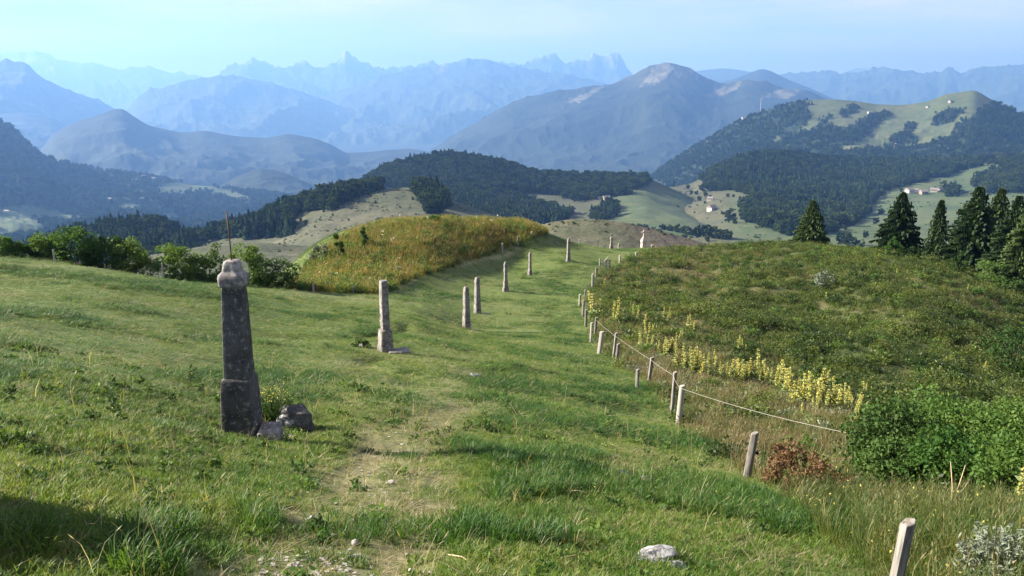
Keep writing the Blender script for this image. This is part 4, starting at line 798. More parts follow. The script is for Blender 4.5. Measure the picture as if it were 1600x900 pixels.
def veg_materials():
    def leafm(name, stops, trans=.35, rough=.6, ns=None, spec=.12):
        t = NT(name); f = t.rand()
        if ns: f = t.math('ADD', t.math('MULTIPLY', t.rand(), .45), t.math('MULTIPLY', t.noise(ns, 3), .75)); f = t.math('SUBTRACT', f, .1)
        t.leaf(t.ramp(f, stops), trans, rough=rough, spec=spec); return t.m
    M['leaf'] = leafm('shrub_leaf', [(0.3, (0.028, 0.062, 0.014)), (0.75, (0.075, 0.125, 0.028))], .3, ns=2.0)
    M['leaf_bright'] = leafm('bush_leaf', [(0.25, (0.04, 0.095, 0.018)), (0.75, (0.135, 0.205, 0.045))], .4, ns=3.5)
    M['leaf_grey'] = leafm('silvery_leaf', [(0.2, (0.10, 0.125, 0.08)), (0.8, (0.19, 0.215, 0.155))], .2, ns=4)
    M['leaf_dead'] = leafm('withered_leaf', [(0.25, (0.055, 0.030, 0.014)), (0.75, (0.165, 0.092, 0.046))], .25, ns=6)
    M['needle'] = leafm('spruce_needle', [(0.3, (0.016, 0.034, 0.012)), (0.75, (0.060, 0.092, 0.028))], .12, ns=.7)
    M['f_conifer'] = leafm('forest_conifer', [(0.0, (0.006, 0.013, 0.007)), (1.0, (0.022, 0.036, 0.015))], .1, .9, None, 0.0)
    M['f_broad'] = leafm('forest_broadleaf', [(0.0, (0.010, 0.020, 0.008)), (1.0, (0.052, 0.072, 0.024))], .2, .9, None, 0.0)
    def grassm(name, a, b, c, straw, sfrac, sc_=.55):
        t = NT(name); n1 = t.noise(sc_, 4, .6); n2 = t.noise(sc_ * .14, 3); r = t.rand()
        k = t.math('ADD', t.math('MULTIPLY', n1, .85), t.math('SUBTRACT', t.math('MULTIPLY', r, .4), .2)); g = t.ramp(k, [(0.28, a), (0.48, b), (0.70, c)])
        g = t.mix(t.ramp(n2, [(0.48, 0), (0.68, .45)]), g, c)
        r2 = t.new('ShaderNodeMath', operation='FRACT'); t.link(t.math('MULTIPLY', r, 37.7), r2.inputs[0]); g = t.mix(t.ramp(r2.outputs[0], [(1 - sfrac - .03, 0), (1 - sfrac, .9)]), g, straw)
        t.leaf(g, .48, (1.1, 1.1, .55), .5, .25); return t.m
    M['grass'] = grassm('meadow_grass', (0.056, 0.125, 0.016), (0.130, 0.198, 0.028), (0.205, 0.232, 0.048), (0.33, 0.28, 0.14), .05)
    M['lush'] = grassm('lush_grass', (0.030, 0.085, 0.013), (0.066, 0.140, 0.020), (0.125, 0.180, 0.032), (0.30, 0.26, 0.13), .03)
    M['straw'] = grassm('dry_straw', (0.20, 0.18, 0.07), (0.30, 0.25, 0.13), (0.42, 0.35, 0.20), (0.50, 0.43, 0.27), .2)
    M['tall'] = grassm('tall_grass', (0.05, 0.092, 0.018), (0.10, 0.13, 0.031), (0.18, 0.165, 0.060), (0.30, 0.25, 0.12), .12)
    M['gold'] = grassm('golden_grass', (0.115, 0.135, 0.028), (0.195, 0.172, 0.040), (0.275, 0.205, 0.062), (0.33, 0.20, 0.10), .15, .22)
    M['dry'] = grassm('brown_grass', (0.10, 0.10, 0.034), (0.18, 0.14, 0.068), (0.24, 0.18, 0.10), (0.36, 0.28, 0.18), .15, .3)
    M['heath'] = grassm('heath_leaf', (0.026, 0.050, 0.011), (0.066, 0.094, 0.019), (0.110, 0.115, 0.031), (0.13, 0.16, 0.035), .22, .18)
    t = NT('yellow_petal', .6); t.leaf(t.ramp(t.rand(), [(0, (0.52, 0.44, 0.08)), (1, (0.66, 0.59, 0.19))]), .3, (1, .95, .5)); M['yellow'] = t.m
    t = NT('gentian_leaf', .5); n = t.noise(5, 3); t.leaf(t.mix(n, (0.09, 0.14, 0.04), (0.22, 0.27, 0.11)), .3); M['gleaf'] = t.m
    t = NT('cream_flower', .7); t.leaf(t.mix(t.rand(), (0.55, 0.52, 0.40), (0.68, 0.64, 0.52)), .3, (1, 1, .9)); M['cream'] = t.m
    t = NT('dry_stalk', .8); t.color((0.40, 0.31, 0.18)); M['stalk'] = t.m
def tuft(name, n, h, w, rad, lean, mat, seed, seedhead=None, flat=0.0):
    """n curved grass blades"""
    r = np.random.default_rng(seed); V = []; Fq = []; Ft = []; o = 0; mi = []
    for k in range(n):
        a = r.uniform(0, 6.283); q = rad * math.sqrt(r.random()); b = np.array([q * math.cos(a), q * math.sin(a), -.02]); a2 = a + r.normal() * .8; d = np.array([math.cos(a2), math.sin(a2), 0]); s = np.array([-d[1], d[0], 0]); tw = r.uniform(-.6, .6); s = s * math.cos(tw) + d * math.sin(tw)
        hh = h * r.uniform(.55, 1.15); le = lean * r.uniform(.2, 1.3) * hh; up = hh * (1 - flat)
        p1 = b + d * le * .18 + np.array([0, 0, up * .5]); p2 = b + d * le * .55 + np.array([0, 0, up * .85]); p3 = b + d * le * 1.05 + np.array([0, 0, up * (1 if le < hh * .8 else .9)])
        ww = w * r.uniform(.7, 1.2); V += [b - s * ww * .5, b + s * ww * .5, p1 - s * ww * .5, p1 + s * ww * .5, p2 - s * ww * .35, p2 + s * ww * .35, p3]
        Fq += [(o, o + 1, o + 3, o + 2), (o + 2, o + 3, o + 5, o + 4)]; Ft += [(o + 4, o + 5, o + 6)]; o += 7
        if seedhead and r.random() < seedhead[0]:
            L, W = seedhead[1], seedhead[2]; t_ = p3 - p2; t_ /= np.linalg.norm(t_)
            V += [p3 - t_ * L * .2, p3 + s * W + t_ * L * .35, p3 + t_ * L, p3 - s * W + t_ * L * .35]; Fq += [(o, o + 1, o + 2, o + 3)]; o += 4
    return mesh_np(name, np.array(V), [np.array(Fq), np.array(Ft)], [mat])
def heath_clump(name, seed, mat, n=170, rx=.5, rz=.28, leaf=.05):
    r = np.random.default_rng(seed); d = r.normal(size=(n, 3)); d /= np.linalg.norm(d, axis=1)[:, None]; d[:, 2] = np.abs(d[:, 2]); q = d * (r.uniform(.5, 1, n) * (1 + .4 * np.sin(np.arctan2(d[:, 1], d[:, 0]) * 3 + seed)))[:, None] * np.array([rx, rx, rz])
    V, f = leaf_quads(q, leaf * r.uniform(.6, 1.4, n), leaf * .5, r, .8); return mesh_np(name, V, f, [mat])
def flower_tuft(name, n, h, rad, seed, mat, size):
    r = np.random.default_rng(seed); c = np.stack([r.normal(size=n) * rad, r.normal(size=n) * rad, h * r.uniform(.7, 1.1, n)], 1); parts = [leaf_quads(c, size, size * .8, r, 3.0)]
    V, f = merge(parts); return mesh_np(name, V, f, [mat])

def polar_pts(r0, r1, dens, r, u0=-260, u1=1860, vmax=1300):
    a0, a1 = math.radians(-40), math.radians(40); n = int((r1 ** 2 - r0 ** 2) / 2 * (a1 - a0) * dens); R = np.sqrt(r.uniform(r0 * r0, r1 * r1, n)); a = r.uniform(a0, a1, n); x = R * np.sin(a); y = R * np.cos(a); z = base_z(x, y); zn = zones(x, y, z); z = z + relief(x, y, zn)
    k = (zn['u'] > u0) & (zn['u'] < u1) & (zn['v'] < vmax)
    return x[k], y[k], z[k], {q: w_[k] for q, w_ in zn.items()}
def build_grass():
    r = np.random.default_rng(11)
    A = [tuft('grass_%d' % k, 14, .088, .0055, .055, .8, M['grass'], 100 + k) for k in range(6)]
    A += [tuft('grass_long_%d' % k, 16, .17, .006, .065, .75, M['lush'], 120 + k) for k in range(3)]
    A += [tuft('straw_%d' % k, 8, .15, .005, .10, 1.5, M['straw'], 140 + k, flat=.75) for k in range(3)]       # 9..11
    A += [tuft('tall_%d' % k, 16, .32, .006, .10, .5, M['tall'], 150 + k, (.3, .06, .005)) for k in range(4)]    # 12..15
    A += [tuft('meadow_flower', 6, .14, .004, .05, .5, M['grass'], 160)]                                             # 16
    def rot(n, tilt=.12): return np.stack([r.normal(size=n) * tilt, r.normal(size=n) * tilt, r.uniform(0, 6.283, n)], 1)
    # close grass
    for nm, r0, r1, dens, big, lab in (('near_grass', 2.6, 15, 430, 1.0, 'green meadow grass in the foreground'), ('middle_grass', 15, 42, 95, 1.75, 'green meadow grass on the middle slope'), ('far_grass', 42, 108, 20, 2.7, 'short green grass on the upper meadow')):
        x, y, z, zn = polar_pts(r0, r1, dens, r); n = len(x)
        clump = .55 * fbm(x * 1.1, y * 1.1, 3, 71) + .75 * fbm(x * .38, y * .38, 2, 72); bare = np.maximum(zn['path'] * (.62 + .45 * fbm(x * 3, y * 3, 2, 73)), zn['track'] * .9); u = r.random(n)
        keep = (u > bare) & (zn['mound'] < .5)
        rough = zn['rough'] * (1 - zn['tall']); keep &= (r.random(n) > rough * 1.0)
        straw_spot = np.exp(-((zn['u'] - 985) ** 2 / 60 ** 2 + (zn['v'] - 745) ** 2 / 22 ** 2)) + np.exp(-((zn['u'] - 640) ** 2 / 70 ** 2 + (zn['v'] - 690) ** 2 / 40 ** 2)) * .5
        keep &= r.random(n) > np.clip(straw_spot, 0, 1) * .6
        idx = r.integers(0, 6, n); idx = np.where((clump > .18) & (r.random(n) < .7), r.integers(6, 9, n), idx)
        idx = np.where(r.random(n) < np.clip(.035 + zn['path'] * .35 + straw_spot * .6 + .10 * smooth(.15, .4, fbm(x * .4, y * .4, 3, 77)), 0, .8), r.integers(9, 12, n), idx)
        tl = (zn['tall'] > .4) & (r.random(n) < .16); idx = np.where(tl, r.integers(12, 16, n), idx)
        s = big * r.uniform(.65, 1.2, n) * (1 + .6 * np.clip(clump, -.6, .9)) * (1 - .55 * zn['path']); s = np.where(idx >= 9, big * r.uniform(.8, 1.2, n), s)
        sz = np.where(idx < 9, .85 + .0 * s, 1.0) * s * (1 - .62 * smooth(8, 16, zn['R']) if big < 1.5 else .24 if big < 2.5 else .12)
        sc3 = np.stack([s, s, sz], 1); k = keep
        scatter(nm, lab, 'grass', np.stack([x, y, z], 1)[k], rot(n)[k], sc3[k], idx[k], A)
    W = [heath_clump('weed_%d' % k, 280 + k, M['leaf' if k % 2 else 'leaf_bright'], 46, .085, .055 + .02 * k, .026) for k in range(4)] + [tuft('bent_%d' % k, 3, .30, .0035, .04, .5, M['straw'], 285 + k, (1, .045, .004)) for k in range(3)]
    x, y, z, zn = polar_pts(2.8, 18, 9, r); cw = fbm(x * .8, y * .8, 3, 79); k = (zn['rough'] < .4) & (r.random(len(x)) < .30 + .6 * smooth(0, .4, cw)); n = int(k.sum()); q = r.random(n); idx = np.where(q < .62, r.integers(0, 4, n), r.integers(4, 7, n))
    scatter('meadow_herbs', 'low leafy herbs and bent straws among the meadow grass', 'herbs', np.stack([x, y, z], 1)[k], rot(n), r.uniform(.6, 1.5, n) * (1 + .5 * smooth(12, 26, zn['R'][k])), idx, W)
    # mound
    Gp = [tuft('gold_%d' % k, 14, .55, .011, .16, .45, M['gold'], 200 + k, (.5, .12, .016)) for k in range(5)] + [flower_tuft('umbel_%d' % k, 5, .72, .07, 210 + k, M['cream'], .055) for k in range(2)] + [heath_clump('mound_herb', 215, M['leaf_bright'], 110, .35, .5, .07)]
    x, y, z, zn = polar_pts(49, 112, 16, r); k = zn['mound'] > .5; x, y, z = x[k], y[k], z[k]; n = len(x); q = r.random(n); edge = smooth(-.1, .35, fbm(x * .15, y * .15, 3, 81))
    idx = np.where(q < .90, r.integers(0, 5, n), np.where(q < .997, 7, r.integers(5, 7, n))); lush = (zn['v'][k] > 385) & (zn['u'][k] < 620) & (r.random(n) < .12); idx = np.where(lush, 7, idx)
    s = r.uniform(.7, 1.25, n); scatter('golden_grass', 'tall golden grass and wild flowers covering the mound', 'grass', np.stack([x, y, z], 1), rot(n, .1), s, idx, Gp)
    # rough side
    Dp = [tuft('dry_%d' % k, 16, .24, .0075, .14, .6, M['dry'], 220 + k, (.5, .07, .007)) for k in range(4)] + [tuft('mix_%d' % k, 14, .22, .008, .12, .6, M['tall'], 230 + k) for k in range(2)] + [heath_clump('strip_herb_%d' % k, 235 + k, M[('leaf', 'gleaf', 'leaf_grey')[k]], 60, .18, .22, .04) for k in range(3)]
    x, y, z, zn = polar_pts(9, 60, 42, r); k = r.random(len(x)) < zn['dry'] * 1.0 * (1 - .55 * smooth(25, 55, zn['R'])); x, y, z = x[k], y[k], z[k]; n = len(x)
    idx = np.where(r.random(n) < .55 + .6 * fbm(x * .4, y * .4, 3, 83), r.integers(0, 4, n), r.integers(4, 6, n)); idx = np.where(r.random(n) < .05, r.integers(6, 9, n), idx); scatter('dry_grass', 'brown dry grass along the far side of the fence', 'grass', np.stack([x, y, z], 1), rot(n), r.uniform(.6, 1.15, n), idx, Dp)
    Hp = [heath_clump('heath_%d' % k, 240 + k, M['heath'], 190, .5, .30 + .07 * k, .055) for k in range(4)] + [tuft('heath_grass_%d' % k, 18, .34, .014, .25, .5, M['heath'], 250 + k) for k in range(2)] + [tuft('heath_dry_%d' % k, 16, .36, .012, .25, .5, M['dry'], 255 + k) for k in range(2)] + [heath_clump('heath_green', 260, M['leaf_bright'], 120, .4, .3, .06)]
    x, y, z, zn = polar_pts(12, 112, 6.2, r); c = fbm(x * .12, y * .12, 3, 85); cl = fbm(x * .5, y * .5, 2, 89); pr = zn['rough'] * (1 - zn['dry'] * .92) * (1 - zn['tall']) * (1 - zn['mound']); k = (r.random(len(x)) < pr * (.72 + .4 * smooth(-.3, .3, cl))); x, y, z, c, cl = x[k], y[k], z[k], c[k], cl[k]; R_ = zn['R'][k]; n = len(x); q = r.random(n)
    u_ = zn['u'][k]; v_ = zn['v'][k]; dryw = smooth(.15, .45, c) * .28 + .5 * np.exp(-((u_ - 1060) / 140) ** 2) * smooth(520, 420, v_) ; grn = .10 + .35 * smooth(1230, 1330, u_) * smooth(425, 395, v_)
    idx = np.where(q < .52, r.integers(4, 6, n), r.integers(0, 4, n)); idx = np.where(r.random(n) < dryw, r.integers(6, 8, n), idx); idx = np.where(r.random(n) < grn, 8, idx)
    scatter('heath', 'dark bilberry heath and tufts covering the right hillside', 'heath', np.stack([x, y, z], 1), rot(n, .15), r.uniform(.55, 1.25, n) * (1 + .35 * np.clip(cl, -1, 1)), idx, Hp)
    # small yellow flowers in the near grass
    Y = [flower_tuft('buttercup_%d' % k, 3, .17, .05, 270 + k, M['yellow'], .010) for k in range(3)]
    x, y, z, zn = polar_pts(3, 13, 3.2, r); k = r.random(len(x)) < np.where(zn['tall'] > .3, 1.0, .10); n = int(k.sum()); scatter('meadow_flowers', 'tiny yellow flowers dotted through the near grass', 'flowers', np.stack([x, y, z], 1)[k], rot(n), np.where(zn['tall'][k] > .3, 1.5, 1.0), r.integers(0, 3, n), Y)

def build_forests(H):
    r = np.random.default_rng(23); P_ = [far_conifer('conifer_%d' % k, 300 + k, M['f_conifer']) for k in range(4)] + [far_broadleaf('broadleaf_%d' % k, 310 + k, M['f_broad']) for k in range(4)]
    def wood(key, polys, n, conif, hgt, name, label, over=(0, .06), inv=None, seed=0):
        h = H[key]; a = r.uniform(h['a0'], h['a1'], n * 6); rt = h['RT'](a); rf = h['RF'](a); t = r.uniform(-.02, 1 + over[1], n * 6); R = rf + (rt - rf) * t; z = h['height'](a, R); x = R * np.sin(a); y = R * np.cos(a); u, v = proj(x, y, z)
        u2 = u + fbm(x * .02, y * .02, 3, 3) * 6 + r.normal(size=len(u)) * 3.0; v2 = v + fbm(x * .02, y * .02, 3, 4) * 2.5 + r.normal(size=len(u)) * 1.1
        k = np.max([in_poly(u2, v2, p) for p in polys], 0) if polys else np.ones(len(u), bool)
        if inv:
            for p in inv[0]: k &= ~in_poly(u2, v2, p)
            for p in inv[1]: k |= in_poly(u2, v2, p)
        k &= (u > -150) & (u < 1750) & (fbm(x * .03, y * .03, 3, 19) < .42)
        i = np.nonzero(k)[0][:n]; m = len(i); x, y, z = x[i], y[i], z[i]
        cm = fbm(x * .006, y * .006, 3, 7 + seed); idx = np.where(r.random(m) < conif + cm * .7, r.integers(0, 4, m), r.integers(4, 8, m))
        s = hgt * (.4 + 1.05 * r.random(m) ** 1.3); s3 = np.stack([s, s, s], 1); s3[:, :2] *= np.where(idx < 4, 1.55, 1.1)[:, None]; s3[idx >= 4] *= .8
        scatter(name, label, 'forest', np.stack([x, y, z - .3], 1), np.stack([np.zeros(m), np.zeros(m), r.uniform(0, 6.3, m)], 1), s3, idx, P_)
    wood('past', WOODS['past'], 2600, .30, 12, 'forest_strip', 'mixed forest strip along the left flank of the pasture hill', (0, .12))
    wood('knoll', None, 2800, .55, 12, 'spruce_wood', 'dark spruce wood on the knoll behind the left hedge', (0, .1))
    wood('wood', WOODS['wood'], 9000, .06, 13, 'forest_hill', 'dense forest over the round hill in the middle', (0, .08))
    wood('right', WOODS['right'], 12000, .12, 15, 'forest_valley_side', 'dense forest on the right side of the valley', (0, .03))
    wood('alp', None, 18000, .05, 14, 'forest_alpine_hill', 'hazy forest on the flanks of the alpine pasture hill', (0, .05), inv=(WOODS['alp_open'], WOODS['alp_patch']))
    wood('lefts', None, 18000, .05, 17, 'forest_left_valley', 'blue hazy forest on the slope at the left', (0, .03), inv=(WOODS['left_open'], []))
    T_ = [heath_clump('tussock_%d' % k, 330 + k, M[('heath', 'f_broad', 'f_conifer')[k]], 60, .55, .5, .16) for k in range(3)]
    for key, n, sz, nm, lab in (('dome', 900, .8, 'knoll_tussocks', 'dark tussocks dotted over the brown knoll'), ('low', 1100, .9, 'slope_tussocks', 'dark tussocks on the pasture slope behind the hedge'), ('past', 1500, 1.5, 'pasture_tussocks', 'dark tussocks and scrub on the pasture hill behind the mound'), ('right', 1500, 3.2, 'valley_scrub', 'dark scrub dotted over the valley meadows')):
        h = H[key]; a = r.uniform(h['a0'], h['a1'], n * 3); rt = h['RT'](a); rf = h['RF'](a); R = rf + (rt - rf) * r.uniform(.1, 1.0, n * 3); z = h['height'](a, R); x = R * np.sin(a); y = R * np.cos(a)
        k = fbm(x * .03, y * .03, 4, 97) + r.normal(size=n * 3) * .25 > .25; x, y, z = x[k][:n], y[k][:n], z[k][:n]; m = len(x)
        scatter(nm, lab, 'scrub', np.stack([x, y, z - .05], 1), np.stack([np.zeros(m), np.zeros(m), r.uniform(0, 6.3, m)], 1), sz * r.uniform(.4, 1.0, m) ** 2 * 1.6, r.integers(0, 3, m), T_)

def build_trees(H):
    # spruces behind the right hillside
    protos = {}
    def spruce(u, vt, R, vb, wpx, label, seed, rz=0.0):
        R = rr(R); p = at(u, vb, R); g = Vector((p[0], p[1], gz(p[0], p[1]) - .1)); Hh = float(at(u, vt, R)[2] - g.z); Rb = wpx * mpp(g) / 2
        tr, cr_ = spruce_meshes(Hh, Rb, seed, .42); o = tag(empty('spruce_tree', g, rz), label, 'spruce', 'spruces at the edge of the right hillside'); link('trunk', tr, o); link('crown', cr_, o)
    spruce(1265, 311, 125, 384, 62, 'lone broad spruce on the crest, leftmost of the spruces', 1)
    spruce(1401, 298, 120, 398, 86, 'wide spruce second from the left of the spruces', 2); spruce(1461, 309, 118, 405, 40, 'narrow dark spruce between two wider ones', 3)
    spruce(1515, 288, 112, 418, 108, 'tallest spruce left in the right-hand clump', 4); spruce(1548, 291, 118, 420, 84, 'spruce partly hidden behind the tallest one', 5)
    spruce(1575, 302, 104, 440, 104, 'spruce with spreading boughs near the right edge', 6); spruce(1602, 288, 101, 452, 100, 'spruce cut by the right edge', 7); spruce(1650, 300, 99, 460, 80, 'spruce beyond the right edge of the clump', 8)
    # left hedge
    G = 'shrubs of the left hedge'
    def hedge(u, vt, wpx, R, label, seed, mat='leaf_bright', n=46):
        vt -= 7; wpx *= 1.2; n = int(n * 1.3); R = rr(R)
        p = at(u, 440, R); g = Vector((p[0], p[1], gz(p[0], p[1]) - .1)); Hh = max(float(at(u, vt, R)[2] - g.z), .6); wd = wpx * mpp(g) / 2
        shrub(g, wd, wd * .8, Hh / 1.95, label, mat, seed, n, 75, .075, group=G)
    hedge(4, 373, 60, 56, 'leftmost shrub of the hedge at the left edge', 11); hedge(42, 388, 40, 57, 'low shrub in the gap of the left hedge', 12, 'leaf'); hedge(78, 369, 55, 57, 'upright shrub left of the tallest hedge shrub', 13)
    hedge(122, 360, 72, 56, 'tallest shrub of the left hedge', 14, n=60); hedge(165, 374, 60, 55.5, 'dark shrub right of the tallest hedge shrub', 15, 'leaf'); hedge(203, 376, 62, 55, 'bushy shrub at the right end of the first hedge part', 16)
    hedge(275, 388, 70, 54, 'yellow-green shrub left of the nearest pillar top', 17); hedge(325, 394, 55, 54, 'shrub directly behind the nearest pillar top', 18, 'leaf'); hedge(394, 388, 48, 55, 'upright bright shrub right of the nearest pillar', 19, 'leaf_bright', 40); hedge(428, 414, 62, 55, 'low dark shrub at the right end of the hedge', 20, 'leaf'); 
    def bush(u, vb, vt, wpx, R, label, seed, mat='leaf', n=24, nl=60, leaf=.08, name='shrub', grp=None):
        R = rr(R); p = at(u, vb, R); g = Vector((p[0], p[1], gz(p[0], p[1]) - .05)); Hh = max(float(at(u, vt, R)[2] - g.z), .3); wd = wpx * mpp(g) / 2; shrub(g, wd, wd, Hh / 1.95, label, mat, seed, n, nl, leaf, name=name, group=grp)
        if grp and 'leafy bushes' in grp: o = [q for q in col.objects if q.get('label') == label][0]; link('shoots', sprig_mesh('shoots', wd * 1.05, Hh * 1.12, 70, .034, M[mat], seed + 500, 26), o)
    bush(500, 405, 384, 32, 76, 'grey-green shrub on the left shoulder of the mound', 31, 'leaf_grey'); bush(530, 396, 361, 12, 75, 'slim dark sapling on the left slope of the mound', 32, 'leaf', 14, 60, .10); bush(568, 388, 352, 14, 80, 'sapling standing on the ridge of the mound', 33, 'leaf', 14, 50, .10)
    bush(676, 344, 334, 26, 99, 'small bush on top of the mound', 34, 'leaf_bright'); bush(1164, 393, 384, 36, 117, 'low dark juniper on the crest right of the row of tiny posts', 35, 'leaf'); bush(1290, 438, 417, 34, 80, 'silvery shrub on the upper right hillside', 36, 'leaf_grey', 18, 40, .09)
    bush(1394, 402, 371, 32, 108, 'bright bush at the foot of the second spruce', 37, 'leaf_bright'); bush(1425, 404, 388, 24, 108, 'small bush right of the bright one under the spruces', 38, 'leaf'); bush(1546, 438, 402, 52, 98, 'rounded bright bush in front of the right spruces', 39, 'leaf_bright', 36); bush(1496, 412, 396, 30, 104, 'bush between narrow spruce and tallest spruce', 40, 'leaf')
    bush(1578, 450, 430, 40, 96, 'dark bush at the right edge below the spruces', 41, 'leaf'); bush(1590, 560, 505, 90, 52, 'dark bush in the shadowed hollow at the right edge', 42, 'leaf', 40)
    # right-hand bushes
    G = 'leafy bushes at the right edge'
    for u, vb, vt, wp, R, lab, sd_, mt in [(1395,742,640,120,13.2,'loose leafy bush at the left end of the right-hand thicket',51,'leaf'),(1465,730,622,150,14.6,'broad bright bush in the middle of the right-hand thicket',52,'leaf_bright'),(1560,740,640,170,14.0,'dense bright bush at the right edge of the thicket',53,'leaf_bright'),(1500,780,690,150,12.2,'low bush in front of the right-hand thicket',54,'leaf_bright'),(1610,790,690,130,11.4,'bush cut by the right edge of the picture',55,'leaf_bright'),(1400,770,705,110,12.2,'dark low bush next to the withered one',56,'leaf')]:
        bush(u, vb, vt - 10, wp * 1.12, R, lab, sd_, mt, 150, 60, .034, grp=G)
    bush(1248, 766, 706, 116, 11.2, 'withered rust-brown bush beside the fence post', 61, 'leaf_dead', 42, 70, .026); p = gp(1560, 930, 7.0); tag(link('herb_clump', sprig_mesh('herb_clump', .36, .50, 90, .030, M['leaf_grey'], 62, 22), None, (p.x, p.y, p.z - .02)), 'silvery-leaved herb clump in the bottom right corner', 'herb'); bush(1310, 765, 742, 60, 11.0, 'rusty dry twigs right of the withered bush', 63, 'leaf_dead', 14, 40, .02)
    p = gp(428, 655, 12.8); tag(link('heather_tuft', sprig_mesh('heather_tuft', .36, .56, 140, .020, M['leaf'], 64, 22), None, p), 'heather tuft with yellow bloom beside the nearest pillar', 'heather')
    p = gp(428, 655, 12.8); fl = flower_tuft('bloom', 150, .53, .14, 5, M['yellow'], .011); tag(link('flower_cluster', fl, None, (p.x, p.y, p.z + .04)), 'small yellow blooms over the heather tuft by the nearest pillar', 'flowers')
    bush(566, 550, 533, 34, 25.4, 'dark grass tuft left of the second pillar', 65, 'leaf', 14, 50, .03, 'tuft')
    # dry hogweed stalks
    p = hit(1487, 800); o = tag(empty('dry_hogweed', p), 'dry branching hogweed stalk in front of the right-hand thicket', 'dry plant')
    for dx, dz, ln in ((-.05, .0, .62), (.06, .0, .58), (.14, .0, .5)): V, f = tube([(0, 0, -.05), (dx * .6, 0, ln * .5), (dx * 1.6, .02, ln)], [.009, .007, .004], 5); link('stalk', mesh_np('stalk', V, f, [M['stalk']], True), o)
    p = hit(905, 775); V, f = tube([(-.18, .03, .05), (0, 0, .06), (.16, -.05, .03)], [.006, .008, .005], 5); tag(link('dry_stick', mesh_np('dry_stick', V, f, [M['stalk']], True), None, p), 'pale dry stick lying in the grass right of the path', 'stick')
    p = hit(722, 882); V, f = tube([(-.1, .06, .03), (0, 0, .05), (.12, -.1, .02)], [.004, .006, .004], 5); tag(link('dry_stick', mesh_np('dry_stick', V, f, [M['stalk']], True), None, p), 'thin dry stalk at the bottom edge near the middle', 'stick')
    # gentians
    def gentian_parts(nst, seed):
        r = np.random.default_rng(seed); leaves = []
        for k in range(18):
            a = r.uniform(0, 6.28); l = r.uniform(.18, .34); d = np.array([math.cos(a), math.sin(a), .55]); c = d * l * .8 + np.array([0, 0, .04]); leaves.append(leaf_quads(np.array([c]), l * .6, l * .24, r, 1.0, axis=d[None]))
        lv, lf = merge(leaves); st = []
        for s in range(nst):
            x0, y0 = r.normal() * .17 * (nst > 1), r.normal() * .17 * (nst > 1); hh = r.uniform(.6, 1.1); lx, ly = r.normal() * .05, r.normal() * .05; sp = [tube([(x0, y0, -.05), (x0 + lx, y0 + ly, hh)], [.011, .005], 5)]; fl = []
            for w_ in range(7):
                t = .36 + .64 * w_ / 6; c = np.array([x0 + lx * t, y0 + ly * t, hh * t]); q = .078 * (1.15 - .45 * t); n = 14; a = r.uniform(0, 6.28, n); cc = c + np.stack([np.cos(a) * q * .6, np.sin(a) * q * .6, r.normal(size=n) * .018], 1); fl.append(leaf_quads(cc, q * .45, q * .24, r, .2))
                for sg in (0, 1): a_ = w_ * 1.57 + sg * math.pi; d = np.array([math.cos(a_), math.sin(a_), .25]); sp.append(leaf_quads(np.array([c + d * q * .9 - np.array([0, 0, .03])]), q * 1.5 * (1.3 - .55 * t), q * .7 * (1.3 - .55 * t), r, 1.0, axis=d[None]))
            st.append((mesh_np('flower_stalk', *merge(sp), [M['gleaf']]), mesh_np('flowers', *merge(fl), [M['yellow']])))
        return mesh_np('leaves', lv, lf, [M['gleaf']]), st
    GP = [gentian_parts(n, 400 + k) for k, n in enumerate((6, 7, 5, 3, 1, 9))]
    def gentian(u, v, hpx, kind, label, group, R=None):
        p = hit(u, v) if R is None else gp(u, v, R); s = min(max(hpx * mpp(p) / .82, .6), 1.9); o = tag(empty('yellow_gentian', p, random.uniform(0, 6)), label, 'gentian', group); o.scale = (s,) * 3; lv, st = GP[kind]; link('leaves', lv, o)
        for a, b in st: q = link('flower_stalk', a, o); link('flowers', b, q)
    B = 'yellow gentians behind the fence rope'
